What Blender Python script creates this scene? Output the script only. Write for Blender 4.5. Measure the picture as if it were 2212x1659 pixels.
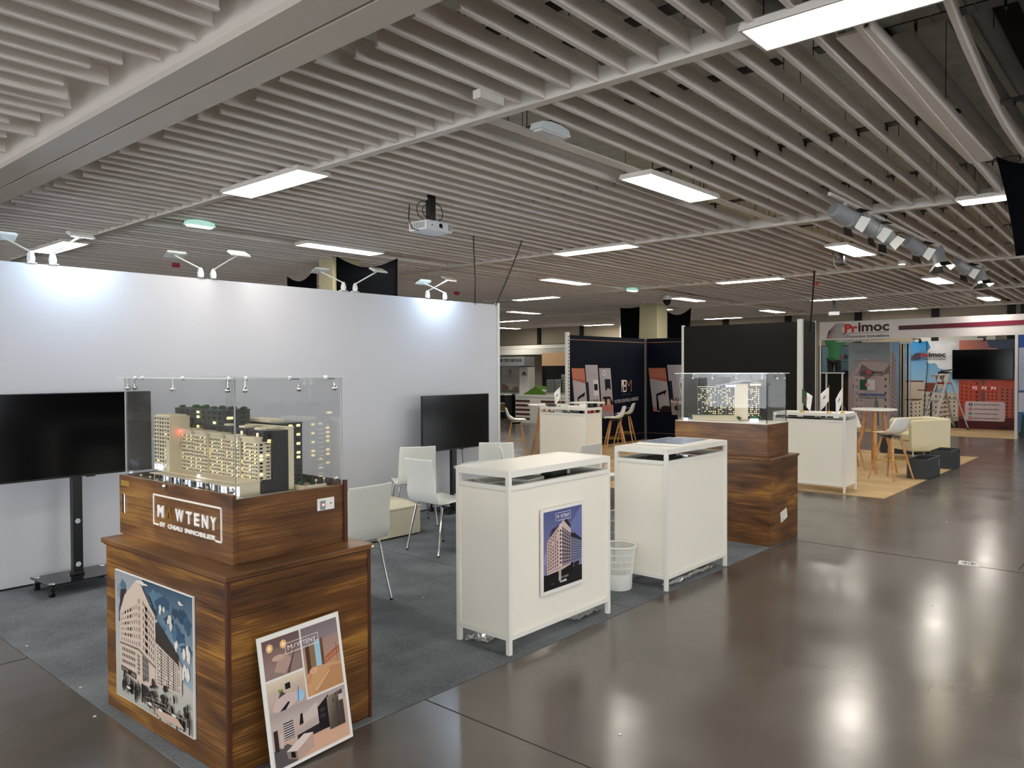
import bpy, bmesh, math, random
from math import radians as R, sin, cos, pi, tan, hypot, atan2
from mathutils import Vector, Matrix
random.seed(7)
for _o in list(bpy.data.objects): bpy.data.objects.remove(_o, do_unlink=True)
scene = bpy.context.scene
C = scene.collection
# ------------------------------------------------------------------ camera, world, exposure
cam_d = bpy.data.cameras.new('camera'); cam = bpy.data.objects.new('camera', cam_d); C.objects.link(cam)
yaw, pit, rol = R(41.2), R(1.1), R(0.25)
fw = Vector((cos(yaw)*cos(pit), sin(yaw)*cos(pit), -sin(pit)))
rt = Vector((sin(yaw), -cos(yaw), 0)); up = rt.cross(fw)
r2 = rt*cos(rol) - up*sin(rol); u2 = up*cos(rol) + rt*sin(rol)
m = Matrix((r2, u2, -fw)).transposed().to_4x4(); m.translation = Vector((0, 0, 1.65))
cam.matrix_world = m
cam_d.sensor_width = 36; cam_d.lens = 36*1660/2212; cam_d.clip_start = 0.05; cam_d.clip_end = 200
scene.camera = cam
w = bpy.data.worlds.new('world'); scene.world = w; w.use_nodes = True
w.node_tree.nodes['Background'].inputs[0].default_value = (0.93, 0.95, 1.0, 1)
w.node_tree.nodes['Background'].inputs[1].default_value = 4.0
scene.view_settings.view_transform = 'Standard'; scene.view_settings.look = 'None'
scene.view_settings.gamma = 1; scene.view_settings.use_curve_mapping = False
scene.view_settings.exposure = 1.05
LAMP = 17.5          # emission of the ceiling panels

# ------------------------------------------------------------------ helpers: colour, materials
def lin(h):
    if isinstance(h, tuple): return h
    h = h.lstrip('#'); o = []
    for i in (0, 2, 4):
        c = int(h[i:i+2], 16)/255
        o.append(c/12.92 if c <= .04045 else ((c+.055)/1.055)**2.4)
    return tuple(o)
def mat(name, col, rough=.5, metal=0., bump=0., bscale=60, spec=.5, emit=None, es=0, vary=0, vscale=6):
    m = bpy.data.materials.new(name); m.use_nodes = True; nt = m.node_tree
    p = nt.nodes['Principled BSDF']; c = lin(col)
    p.inputs['Base Color'].default_value = (*c, 1); p.inputs['Roughness'].default_value = rough
    p.inputs['Metallic'].default_value = metal; p.inputs['Specular IOR Level'].default_value = spec
    if emit: p.inputs['Emission Color'].default_value = (*lin(emit), 1); p.inputs['Emission Strength'].default_value = es
    if bump or vary:
        tc = nt.nodes.new('ShaderNodeTexCoord')
        if bump:
            n = nt.nodes.new('ShaderNodeTexNoise'); n.inputs['Scale'].default_value = bscale; n.inputs['Detail'].default_value = 4
            b = nt.nodes.new('ShaderNodeBump'); b.inputs['Strength'].default_value = bump; b.inputs['Distance'].default_value = .01
            nt.links.new(tc.outputs['Object'], n.inputs['Vector']); nt.links.new(n.outputs['Fac'], b.inputs['Height'])
            nt.links.new(b.outputs['Normal'], p.inputs['Normal'])
        if vary:
            n = nt.nodes.new('ShaderNodeTexNoise'); n.inputs['Scale'].default_value = vscale; n.inputs['Detail'].default_value = 5
            mx = nt.nodes.new('ShaderNodeMix'); mx.data_type = 'RGBA'
            mx.inputs['A'].default_value = (*[x*(1-vary) for x in c], 1); mx.inputs['B'].default_value = (*[min(1, x*(1+vary)) for x in c], 1)
            nt.links.new(tc.outputs['Object'], n.inputs['Vector']); nt.links.new(n.outputs['Fac'], mx.inputs['Factor'])
            nt.links.new(mx.outputs['Result'], p.inputs['Base Color'])
    return m
def wood(name, a, b, c, axis='Z', grain=1.0, rough=.32):
    """walnut laminate: long soft bands with streaks; the grain runs along local X (and Y), bands stack along Z"""
    m = bpy.data.materials.new(name); m.use_nodes = True; nt = m.node_tree; L = nt.links.new
    p = nt.nodes['Principled BSDF']; p.inputs['Roughness'].default_value = rough
    tc = nt.nodes.new('ShaderNodeTexCoord'); mp = nt.nodes.new('ShaderNodeMapping')
    mp.inputs['Scale'].default_value = (1.1, 1.1, 5.5*grain) if axis == 'Z' else (.7, 9, 9)
    L(tc.outputs['Object'], mp.inputs['Vector'])
    n1 = nt.nodes.new('ShaderNodeTexNoise'); n1.inputs['Scale'].default_value = 1.3; n1.inputs['Detail'].default_value = 3; n1.inputs['Distortion'].default_value = .8
    mp2 = nt.nodes.new('ShaderNodeMapping'); mp2.inputs['Scale'].default_value = (1.1, 1.1, 70*grain) if axis == 'Z' else (2, 60, 60)
    L(tc.outputs['Object'], mp2.inputs['Vector'])
    n2 = nt.nodes.new('ShaderNodeTexNoise'); n2.inputs['Scale'].default_value = 1.6; n2.inputs['Detail'].default_value = 6; n2.inputs['Distortion'].default_value = 1.2
    L(mp.outputs['Vector'], n1.inputs['Vector']); L(mp2.outputs['Vector'], n2.inputs['Vector'])
    r = nt.nodes.new('ShaderNodeValToRGB'); e = r.color_ramp.elements
    e[0].position = .32; e[0].color = (*lin(a), 1); e[1].position = .72; e[1].color = (*lin(c), 1)
    k = e.new(.52); k.color = (*lin(b), 1)
    ad = nt.nodes.new('ShaderNodeMath'); ad.operation = 'MULTIPLY_ADD'; ad.inputs[1].default_value = .52; 
    sb = nt.nodes.new('ShaderNodeMath'); sb.operation = 'MULTIPLY_ADD'; sb.inputs[1].default_value = .75; sb.inputs[2].default_value = -.125
    L(n1.outputs['Fac'], sb.inputs[0]); L(n2.outputs['Fac'], ad.inputs[0]); L(sb.outputs[0], ad.inputs[2])
    L(ad.outputs[0], r.inputs['Fac']); L(r.outputs['Color'], p.inputs['Base Color'])
    bp = nt.nodes.new('ShaderNodeBump'); bp.inputs['Strength'].default_value = .08; bp.inputs['Distance'].default_value = .004
    L(n2.outputs['Fac'], bp.inputs['Height']); L(bp.outputs['Normal'], p.inputs['Normal'])
    return m
def glass(name, tint='#ffffff', a=.04, b=.5, rough=.0, haze=0.0):
    """thin pane: mostly clear, mirror-like at a slant"""
    m = bpy.data.materials.new(name); m.use_nodes = True; nt = m.node_tree; L = nt.links.new
    for n in list(nt.nodes):
        if n.type != 'OUTPUT_MATERIAL': nt.nodes.remove(n)
    out = nt.nodes['Material Output']
    t = nt.nodes.new('ShaderNodeBsdfTransparent'); t.inputs[0].default_value = (*lin(tint), 1)
    g = nt.nodes.new('ShaderNodeBsdfGlossy'); g.inputs['Roughness'].default_value = rough; g.inputs[0].default_value = (1, 1, 1, 1)
    f = nt.nodes.new('ShaderNodeLayerWeight'); f.inputs['Blend'].default_value = .25
    mr = nt.nodes.new('ShaderNodeMapRange'); mr.inputs['To Min'].default_value = a; mr.inputs['To Max'].default_value = b
    L(f.outputs['Fresnel'], mr.inputs['Value'])
    mx = nt.nodes.new('ShaderNodeMixShader'); L(mr.outputs[0], mx.inputs[0]); L(t.outputs[0], mx.inputs[1]); L(g.outputs[0], mx.inputs[2])
    last = mx
    if haze:
        d = nt.nodes.new('ShaderNodeBsdfDiffuse'); d.inputs[0].default_value = (.8, .8, .8, 1)
        m2 = nt.nodes.new('ShaderNodeMixShader'); m2.inputs[0].default_value = haze
        L(mx.outputs[0], m2.inputs[1]); L(d.outputs[0], m2.inputs[2]); last = m2
    L(last.outputs[0], out.inputs['Surface'])
    return m
def emat(name, col, s):
    m = bpy.data.materials.new(name); m.use_nodes = True; p = m.node_tree.nodes['Principled BSDF']
    p.inputs['Base Color'].default_value = (.8, .8, .8, 1); p.inputs['Emission Color'].default_value = (*lin(col), 1)
    p.inputs['Emission Strength'].default_value = s; return m
def print_mat(name, rough):
    m = bpy.data.materials.new(name); m.use_nodes = True; nt = m.node_tree; p = nt.nodes['Principled BSDF']
    a = nt.nodes.new('ShaderNodeVertexColor'); a.layer_name = 'Col'
    nt.links.new(a.outputs['Color'], p.inputs['Base Color']); p.inputs['Roughness'].default_value = rough
    p.inputs['Specular IOR Level'].default_value = .35
    return m

M = {}
M['white'] = mat('white_paint', '#e4e1d8', .38, bump=.03, bscale=30)
M['white_frame'] = mat('white_lacquer_frame', '#e4e2da', .3)
M['panel_white'] = mat('white_board', '#eae6da', .45)
M['wallwhite'] = mat('white_partition_sheet', '#c0c2c9', .42, bump=.02, bscale=3)
M['plastic'] = mat('white_plastic', '#e6e6e0', .28)
M['chairwhite'] = mat('white_bentwood_lacquer', '#e4e6e0', .25)
M['chrome'] = mat('chrome', '#d8dadb', .12, 1.0)
M['alu'] = mat('brushed_aluminium', '#b9babb', .35, .9)
M['alu_white'] = mat('white_aluminium_post', '#d2d3d0', .35)
M['black'] = mat('black_metal', '#0b0b0c', .35)
M['blackgloss'] = mat('black_glass', '#050506', .06)
M['screen'] = mat('screen_glass', '#020204', .12, spec=.25)
M['blackfab'] = mat('black_stretch_fabric', '#05060a', .9, spec=.08)
M['blackpanel'] = mat('black_panel', '#121210', .6, spec=.2)
M['cable'] = mat('black_rubber', '#08080a', .5)
M['spotgrey'] = mat('spot_barrel_grey', '#8f9194', .5)
M['cream'] = mat('cream_leatherette', '#dad2b0', .5, bump=.15, bscale=120)
M['creampouf'] = mat('ivory_leatherette', '#cfcab2', .45, bump=.1, bscale=120)
M['walnut'] = wood('walnut_laminate', '#341e0d', '#64401e', '#ad7c34')
M['walnut2'] = wood('walnut_laminate_fine', '#3a2411', '#684423', '#9a713b', grain=.8)
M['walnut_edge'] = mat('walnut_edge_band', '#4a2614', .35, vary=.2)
M['beech'] = wood('beech_leg', '#a87442', '#c08c55', '#d3a66e', axis='X', rough=.4)
M['glass'] = glass('clear_acrylic', '#fafbfb', .014, .26, haze=.015)
M['shelfglass'] = glass('grey_shelf_glass', '#8b9a96', .12, .8)
M['tableglass'] = glass('white_table_glass', '#e8f2ee', .15, .8, haze=.65)
M['glassedge'] = mat('acrylic_edge', '#cfd6d6', .2, spec=.8)
M['slat'] = mat('beige_ceiling_slat', '#e0d7ce', .55, spec=.3)
M['rail'] = mat('pale_ceiling_rail', '#d6cfc6', .45)
M['beam'] = mat('beige_ceiling_beam', '#d2c8be', .55, vary=.05, vscale=2)
M['concrete_soffit'] = mat('rough_concrete_soffit', '#d2d2ca', .9, bump=.9, bscale=9, vary=.3, vscale=7)
M['duct'] = mat('galvanised_duct', '#a9aba6', .45, .6, vary=.2, vscale=4)
M['tray'] = mat('perforated_tray', '#77787a', .6, .3)
M['brass'] = mat('brass', '#b9984a', .38, .7)
M['gold'] = mat('gold_letter', '#8a672c', .35, .3)
M['flag'] = mat('white_satin', '#e8e6e4', .5)
M['grass'] = mat('model_grass', '#4f7a1c', .9, bump=.5, bscale=80, vary=.3)
M['leaf'] = mat('model_foliage', '#1f4a24', .9, bump=.6, bscale=150, vary=.4, vscale=60)
M['modelwhite'] = mat('model_cream', '#d8ccb0', .6)
M['modelground'] = mat('model_ground', '#a8a49a', .7)
M['modelblack'] = mat('model_black', '#101216', .4)
M['modeldark'] = mat('model_dark_green', '#2b332c', .6)
M['win'] = mat('model_window_dark', '#2a241c', .2)
M['lit'] = emat('model_window_lit', '#ffd35a', 1.6)
M['litblue'] = emat('model_shop_lit', '#b8ccff', 1.5)
M['planter'] = mat('dark_grey_planter', '#303538', .6)
M['soil'] = mat('planter_inside', '#0a0a0a', .8)
M['red'] = mat('red_plastic', '#a8141c', .35)
M['darkred'] = mat('dark_red_plastic', '#4a1214', .5)
M['grey'] = mat('grey_plastic', '#8a8c8c', .5)
M['projwhite'] = mat('projector_shell', '#c9ccd0', .35)
M['pillar'] = mat('pillar_paint', '#b6ae8d', .8)
M['farwall'] = mat('far_wall_beige', '#a89c8a', .8, vary=.12, vscale=1)
M['wallroom'] = mat('room_wall_grey', '#8f8a82', .8)
M['dark'] = mat('dark_recess', '#121114', .7)
M['paper'] = mat('white_paper', '#e4e2dc', .6)
M['print'] = print_mat('printed_board', .45)
M['print_gloss'] = print_mat('printed_glossy_board', .25)
M['print_black'] = print_mat('printed_black_fabric', .6); M['print_black'].node_tree.nodes['Principled BSDF'].inputs['Specular IOR Level'].default_value = .12

def floor_mat():
    m = bpy.data.materials.new('polished_brown_concrete'); m.use_nodes = True; nt = m.node_tree; L = nt.links.new
    p = nt.nodes['Principled BSDF']; tc = nt.nodes.new('ShaderNodeTexCoord')
    def noise(sc, det, rg=.5):
        n = nt.nodes.new('ShaderNodeTexNoise'); n.inputs['Scale'].default_value = sc; n.inputs['Detail'].default_value = det; n.inputs['Roughness'].default_value = rg
        L(tc.outputs['Object'], n.inputs['Vector']); return n
    n = noise(.7, 6, .55); mx = nt.nodes.new('ShaderNodeMix'); mx.data_type = 'RGBA'
    mx.inputs['A'].default_value = (*lin('#3a332d'), 1); mx.inputs['B'].default_value = (*lin('#66605a'), 1)
    L(n.outputs['Fac'], mx.inputs['Factor']); L(mx.outputs['Result'], p.inputs['Base Color'])
    n2 = noise(1.6, 3); mr = nt.nodes.new('ShaderNodeMapRange'); mr.clamp = False
    mr.inputs['From Min'].default_value = 0; mr.inputs['From Max'].default_value = 1; mr.inputs['To Min'].default_value = .10; mr.inputs['To Max'].default_value = .32
    L(n2.outputs['Fac'], mr.inputs['Value']); L(mr.outputs[0], p.inputs['Roughness'])
    n3 = noise(2.3, 2); b = nt.nodes.new('ShaderNodeBump'); b.inputs['Strength'].default_value = .35; b.inputs['Distance'].default_value = .006
    L(n3.outputs['Fac'], b.inputs['Height']); L(b.outputs['Normal'], p.inputs['Normal'])
    p.inputs['Specular IOR Level'].default_value = .75
    return m
def carpet_mat(name, a, b):
    m = bpy.data.materials.new(name); m.use_nodes = True; nt = m.node_tree; L = nt.links.new
    p = nt.nodes['Principled BSDF']; p.inputs['Roughness'].default_value = 1; p.inputs['Specular IOR Level'].default_value = .1
    tc = nt.nodes.new('ShaderNodeTexCoord')
    n = nt.nodes.new('ShaderNodeTexNoise'); n.inputs['Scale'].default_value = 70; n.inputs['Detail'].default_value = 5; n.inputs['Roughness'].default_value = .7
    n0 = nt.nodes.new('ShaderNodeTexNoise'); n0.inputs['Scale'].default_value = 2.5; n0.inputs['Detail'].default_value = 4
    L(tc.outputs['Object'], n.inputs['Vector']); L(tc.outputs['Object'], n0.inputs['Vector'])
    ad = nt.nodes.new('ShaderNodeMath'); ad.operation = 'MULTIPLY_ADD'; ad.inputs[1].default_value = .5; L(n0.outputs['Fac'], ad.inputs[0])
    ml = nt.nodes.new('ShaderNodeMath'); ml.operation = 'MULTIPLY'; ml.inputs[1].default_value = .5; L(n.outputs['Fac'], ml.inputs[0]); L(ml.outputs[0], ad.inputs[2])
    r = nt.nodes.new('ShaderNodeValToRGB'); e = r.color_ramp.elements
    e[0].position = .38; e[0].color = (*lin(a), 1); e[1].position = .62; e[1].color = (*lin(b), 1)
    L(ad.outputs[0], r.inputs['Fac']); L(r.outputs['Color'], p.inputs['Base Color'])
    bp = nt.nodes.new('ShaderNodeBump'); bp.inputs['Strength'].default_value = .6; bp.inputs['Distance'].default_value = .004
    L(n.outputs['Fac'], bp.inputs['Height']); L(bp.outputs['Normal'], p.inputs['Normal'])
    return m
M['floor'] = floor_mat()
M['carpet'] = carpet_mat('grey_needle_felt', '#565a5e', '#767b80')
M['beigecarpet'] = carpet_mat('beige_needle_felt', '#a98f6a', '#c4aa84')

# ------------------------------------------------------------------ helpers: mesh building
class B:
    def __init__(s): s.v = []; s.f = []; s.m = []; s.T = Matrix.Identity(4)
    def add(s, vs, fs, mi=0):
        k = len(s.v)
        s.v += [tuple(s.T @ Vector(p)) for p in vs]
        for f in fs: s.f.append(tuple(i+k for i in f)); s.m.append(mi)
        return s
    def box(s, x0, x1, y0, y1, z0, z1, mi=0):
        return s.add([(x0,y0,z0),(x1,y0,z0),(x1,y1,z0),(x0,y1,z0),(x0,y0,z1),(x1,y0,z1),(x1,y1,z1),(x0,y1,z1)],
                     [(3,2,1,0),(4,5,6,7),(0,1,5,4),(1,2,6,5),(2,3,7,6),(3,0,4,7)], mi)
    def quad(s, p, mi=0): return s.add(p, [tuple(range(len(p)))], mi)
    def bar(s, p0, p1, w, h, mi=0):
        p0 = Vector(p0); p1 = Vector(p1); d = (p1-p0).normalized()
        a = d.cross(Vector((0,0,1)));  a = Vector((1,0,0)) if a.length < 1e-3 else a.normalized()
        b = a.cross(d).normalized(); a = a*w/2; b = b*h/2
        q = [p0-a-b, p0+a-b, p0+a+b, p0-a+b, p1-a-b, p1+a-b, p1+a+b, p1-a+b]
        return s.add(q, [(3,2,1,0),(4,5,6,7),(0,1,5,4),(1,2,6,5),(2,3,7,6),(3,0,4,7)], mi)
    def tube(s, pts, r, n=8, mi=0, closed=False):
        pts = [Vector(p) for p in pts]; rs = r if isinstance(r, (list, tuple)) else [r]*len(pts)
        k = len(pts); vs = []; fs = []; prev = None
        for i, p in enumerate(pts):
            if closed: d = pts[(i+1) % k]-pts[i-1]
            else: d = pts[min(i+1, k-1)]-pts[max(i-1, 0)]
            d.normalize()
            if prev is None:
                a = d.cross(Vector((0,0,1))); a = Vector((1,0,0)) if a.length < 1e-3 else a
            else: a = prev - d*prev.dot(d)
            a.normalize(); prev = a.copy(); b = d.cross(a)
            for j in range(n):
                t = 2*pi*j/n; vs.append(p + a*(rs[i]*cos(t)) + b*(rs[i]*sin(t)))
        for i in range(k if closed else k-1):
            for j in range(n):
                a0 = i*n+j; a1 = i*n+(j+1) % n; b0 = ((i+1) % k)*n+j; b1 = ((i+1) % k)*n+(j+1) % n
                fs.append((a0, a1, b1, b0))
        if not closed: fs += [tuple(range(n))[::-1], tuple(range((k-1)*n, k*n))]
        return s.add(vs, fs, mi)
    def cyl(s, x, y, z0, z1, r, n=20, mi=0, r1=None): return s.lathe([(r, z0), (r if r1 is None else r1, z1)], n, mi, x, y)
    def lathe(s, prof, n=24, mi=0, x=0, y=0, cap=True):
        vs = []; fs = []
        for r, z in prof:
            for j in range(n): vs.append((x+r*cos(2*pi*j/n), y+r*sin(2*pi*j/n), z))
        for i in range(len(prof)-1):
            for j in range(n): fs.append((i*n+j, i*n+(j+1) % n, (i+1)*n+(j+1) % n, (i+1)*n+j))
        if cap: fs += [tuple(range(n))[::-1], tuple(range((len(prof)-1)*n, len(prof)*n))]
        return s.add(vs, fs, mi)
    def prism(s, poly, y0, y1, mi=0):            # polygon in local XZ extruded along Y
        n = len(poly); vs = [(x, y0, z) for x, z in poly]+[(x, y1, z) for x, z in poly]
        return s.add(vs, [tuple(range(n)), tuple(range(n, 2*n))[::-1]]+[(i, i+n, (i+1) % n+n, (i+1) % n) for i in range(n)], mi)
    def surf(s, rows, mi=0):
        n = len(rows[0]); vs = [p for r in rows for p in r]
        return s.add(vs, [(i*n+j, i*n+j+1, (i+1)*n+j+1, (i+1)*n+j) for i in range(len(rows)-1) for j in range(n-1)], mi)
    def blob(s, c, r, mi=0, n=8, k=5, j=.15, sq=1):
        rows = []
        for i in range(k+1):
            t = pi*i/k; row = []
            for q in range(n+1):
                u = 2*pi*(q % n)/n; rr = r*(1+random.uniform(-j, j))
                row.append((c[0]+rr*sin(t)*cos(u), c[1]+rr*sin(t)*sin(u), c[2]+rr*cos(t)*sq))
            row[-1] = row[0]; rows.append(row)
        return s.surf(rows, mi)
    def build(s, name, mats, parent=None, bev=0, smooth=0, solid=0, sub=0, seg=2):
        me = bpy.data.meshes.new(name); me.from_pydata(s.v, [], s.f)
        mats = mats if isinstance(mats, (list, tuple)) else [mats]
        for mm in mats: me.materials.append(M[mm] if isinstance(mm, str) else mm)
        me.polygons.foreach_set('material_index', s.m)
        me.validate(); me.update()
        if True:
            bm = bmesh.new(); bm.from_mesh(me)
            if smooth or solid or sub: bmesh.ops.remove_doubles(bm, verts=bm.verts, dist=1e-5)
            bmesh.ops.recalc_face_normals(bm, faces=bm.faces)
            bm.to_mesh(me); bm.free()
        o = bpy.data.objects.new(name, me); C.objects.link(o)
        if parent: o.parent = parent
        if smooth:
            me.polygons.foreach_set('use_smooth', [True]*len(me.polygons)); me.set_sharp_from_angle(angle=R(smooth))
        if solid: d = o.modifiers.new('solid', 'SOLIDIFY'); d.thickness = solid; d.offset = 0
        if sub: d = o.modifiers.new('sub', 'SUBSURF'); d.levels = sub; d.render_levels = sub
        if bev: d = o.modifiers.new('bevel', 'BEVEL'); d.width = bev; d.segments = seg; d.limit_method = 'ANGLE'; d.angle_limit = R(40)
        return o
def thing(name, label, cat, loc=(0,0,0), rz=0, group=None, rot=None):
    o = bpy.data.objects.new(name, None); C.objects.link(o); o.empty_display_size = .1
    o.location = loc; o.rotation_euler = rot if rot else (0, 0, R(rz)); o['label'] = label; o['category'] = cat
    if group: o['group'] = group
    return o
def tag(o, label, cat, group=None, kind=None):
    o['label'] = label; o['category'] = cat
    if group: o['group'] = group
    if kind: o['kind'] = kind
    return o
def struct(o): o['kind'] = 'structure'; return o
def kids(o): return [c for c in bpy.data.objects if c.parent == o]
def dup(root, loc, rz, label, group=None, keep_scale=True):
    def cp(o, par):
        c = o.copy(); C.objects.link(c); c.parent = par
        for k in kids(o): cp(k, c)
        return c
    c = cp(root, None); c.location = loc; c.rotation_euler = (0, 0, R(rz)); c['label'] = label
    if group: c['group'] = group
    return c
def light(name, kind, energy, loc, target=None, size=.1, size_y=None, col=(1,1,1), spot=None, blend=.5, parent=None):
    d = bpy.data.lights.new(name, kind); d.energy = energy; d.color = col
    if kind == 'AREA':
        d.size = size
        if size_y: d.shape = 'RECTANGLE'; d.size_y = size_y
    else: d.shadow_soft_size = size
    if spot: d.spot_size = R(spot); d.spot_blend = blend
    o = bpy.data.objects.new(name, d); C.objects.link(o); o.location = loc
    if parent: o.parent = parent
    if target is not None: o.rotation_euler = (Vector(target)-Vector(loc)).to_track_quat('-Z', 'Y').to_euler()
    return o

# ------------------------------------------------------------------ printed pictures: flat coloured shapes on a board
_tc = {}
def text2d(s, bold=0, ext=0, shear=0):
    key = (s, bold, ext, shear)
    if key in _tc: return _tc[key]
    cu = bpy.data.curves.new('t', 'FONT'); cu.body = s; cu.size = 1; cu.offset = bold; cu.resolution_u = 3; cu.extrude = ext; cu.shear = shear
    cu.fill_mode = 'FRONT' if not ext else 'BOTH'
    o = bpy.data.objects.new('t', cu); me = bpy.data.meshes.new_from_object(o)
    vs = [tuple(v.co) for v in me.vertices]; fs = [tuple(p.vertices) for p in me.polygons]
    bpy.data.objects.remove(o); bpy.data.curves.remove(cu); bpy.data.meshes.remove(me)
    xs = [v[0] for v in vs]; ys = [v[1] for v in vs]; x0, x1, y0, y1 = min(xs), max(xs), min(ys), max(ys)
    r = ([((v[0]-x0)/(x1-x0), (v[1]-y0)/(y1-y0), v[2]) for v in vs], fs, (x1-x0)/(y1-y0)); _tc[key] = r
    return r
class Canvas:
    """coordinates u right, v up; drawn order = layer order; faces local -Y"""
    def __init__(s, eps=.0003): s.v = []; s.f = []; s.c = []; s.k = 0; s.eps = eps; s.clip = None
    def _p(s, pts, fs, cols):
        k = len(s.v); s.k += 1; y = -s.eps*s.k
        if s.clip:
            a, b, c, d = s.clip; pts = [(min(max(p[0], a), c), min(max(p[1], b), d)) for p in pts]
        s.v += [(p[0], y, p[1]) for p in pts]
        for i, f in enumerate(fs):
            s.f.append(tuple(q+k for q in f)); s.c.append([lin(c) for c in (cols[i] if isinstance(cols, list) and isinstance(cols[0], (list, tuple)) and not isinstance(cols[0], str) and len(cols) == len(fs) else [cols]*len(f))])
    def poly(s, pts, col, same=False):
        if same: s.k -= 1
        s._p(pts, [tuple(range(len(pts)))], col)
    def rect(s, x0, y0, x1, y1, col, same=False): s.poly([(x0,y0),(x1,y0),(x1,y1),(x0,y1)], col, same)
    def grad(s, pts, cols): s._p(pts, [(0,1,2,3)], [list(cols)])
    def vgrad(s, x0, y0, x1, y1, cb, ct): s.grad([(x0,y0),(x1,y0),(x1,y1),(x0,y1)], (cb, cb, ct, ct))
    def ell(s, cx, cy, rx, ry, col, n=18, jit=0, same=False):
        s.poly([(cx+rx*cos(2*pi*i/n)*(1+random.uniform(-jit, jit)), cy+ry*sin(2*pi*i/n)*(1+random.uniform(-jit, jit))) for i in range(n)], col, same)
    def line(s, x0, y0, x1, y1, w, col, same=False):
        d = Vector((x1-x0, y1-y0)); 
        if d.length < 1e-9: return
        d.normalize(); n = (-d.y*w/2, d.x*w/2)
        s.poly([(x0-n[0],y0-n[1]),(x1-n[0],y1-n[1]),(x1+n[0],y1+n[1]),(x0+n[0],y0+n[1])], col, same)
    def frame(s, x0, y0, x1, y1, w, col):
        s.rect(x0,y0,x1,y0+w,col); s.rect(x0,y1-w,x1,y1,col,True); s.rect(x0,y0,x0+w,y1,col,True); s.rect(x1-w,y0,x1,y1,col,True)
    def text(s, t, x, y, w, h, col, bold=0, shear=0, rise=0):
        vs, fs, _ = text2d(t, bold, 0, shear)
        s._p([(x+a*w, y+b*h+a*rise) for a, b, _c in vs], fs, [[col]*len(f) for f in fs])
    def cloud(s, cx, cy, rx, ry, col, n=7):
        for i in range(n): s.ell(cx+random.uniform(-.6,.6)*rx, cy+random.uniform(-.5,.5)*ry, rx*random.uniform(.25,.5), ry*random.uniform(.3,.6), col, 12, .2)
    def facade(s, q, nx, ny, wall, win, ww=.5, wh=.55, bal=None, skip=0, lit=None, x0=.05, x1=.95, y0=.04, y1=.97, gap=None):
        """q = bl, br, tr, tl of a wall in perspective; windows in a grid"""
        def P(a, b):
            bl, br, tr, tl = q; lo = (bl[0]+(br[0]-bl[0])*a, bl[1]+(br[1]-bl[1])*a); hi = (tl[0]+(tr[0]-tl[0])*a, tl[1]+(tr[1]-tl[1])*a)
            return (lo[0]+(hi[0]-lo[0])*b, lo[1]+(hi[1]-lo[1])*b)
        if wall: s.poly([P(0,0),P(1,0),P(1,1),P(0,1)], wall)
        first = True
        dx = (x1-x0)/nx; dy = (y1-y0)/ny
        for i in range(nx):
            if gap and i in gap: continue
            for j in range(ny):
                if random.random() < skip: continue
                a = x0+dx*(i+.5-ww/2); b = y0+dy*(j+.5-wh/2); c = a+dx*ww; d = b+dy*wh
                col = lit if (lit and random.random() < .4) else win
                s.poly([P(a,b),P(c,b),P(c,d),P(a,d)], col, same=not first); first = False
        if bal:
            for j in range(ny):
                b = y0+dy*(j+.12); s.poly([P(x0,b),P(x1,b),P(x1,b+dy*.1),P(x0,b+dy*.1)], bal, same=j > 0)
    def build(s, name, parent, mt='print', z=0, x=0, y=0):
        me = bpy.data.meshes.new(name); me.from_pydata([(a+x, b+y, c+z) for a, b, c in s.v], [], s.f)
        at = me.color_attributes.new('Col', 'FLOAT_COLOR', 'CORNER'); i = 0
        flat = []
        for cs in s.c:
            for c in cs: flat += [c[0], c[1], c[2], 1]
        at.data.foreach_set('color', flat)
        me.materials.append(M[mt]); o = bpy.data.objects.new(name, me); C.objects.link(o)
        if parent: o.parent = parent
        return o
def letters(name, t, x, z, w, h, depth, mt, parent, bold=.01, y=0, gapfix=None):
    """raised letters in the local XZ plane, standing out to -Y"""
    vs, fs, _ = text2d(t, bold, .05)
    b = B(); zs = [v[2] for v in vs]; z0, z1 = min(zs), max(zs)
    b.add([(x+a*w, y-depth*(c-z0)/(z1-z0), z+q*h) for a, q, c in vs], fs)
    return b.build(name, mt, parent)
# ================================================================== the setting
HC = 3.25
X0, X1, Y0, Y1 = -9.0, 24.0, -11.0, 26.0
struct(B().box(X0, X1, Y0, Y1, -.1, 0).build('floor', 'floor'))
fj = B()
for x, y0, y1 in ((7.30, -6, 2.84), (2.578, -6, 2.84), (12.1, -6, 2.8), (17.0, -6, 20)): fj.box(x-.003, x+.003, y0, y1, 0, .0012)
fj.box(-4, 1.47, 4.997, 5.003, 0, .0012); fj.box(7.4, 24, .997, 1.003, 0, .0012); fj.box(-4, 2.57, .2, .206, 0, .0012)
struct(fj.build('trim_1', 'dark'))
b = B(); b.box(X0-.1, X0, Y0, Y1, 0, .4); b.box(X0-.1, X0, Y0, Y1, 2.5, 4.1)
for k in range(8): b.box(X0-.1, X0, Y0+k*3.9, Y0+k*3.9+.3, .4, 2.5)
b.box(X0-.1, X0, Y0+27.3, Y1, .4, 2.5)
struct(b.build('wall_back', 'wallroom'))
for k in range(7): struct(B().box(X0-.06, X0-.05, Y0+k*3.9+.3, Y0+(k+1)*3.9, .4, 2.5).build('added_window_%d' % (k+9), 'glass'))  # unseen openings added behind the camera to let in fill light
b = B(); b.box(X0, X1, Y0-.1, Y0, 0, .5); b.box(X0, X1, Y0-.1, Y0, 2.5, 4.1)
for k in range(9): b.box(X0+k*4.08, X0+k*4.08+(4.08 if k in (4, 5) else .35), Y0-.1, Y0, .5, 2.5)
struct(b.build('wall_right', 'wallroom'))
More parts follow.
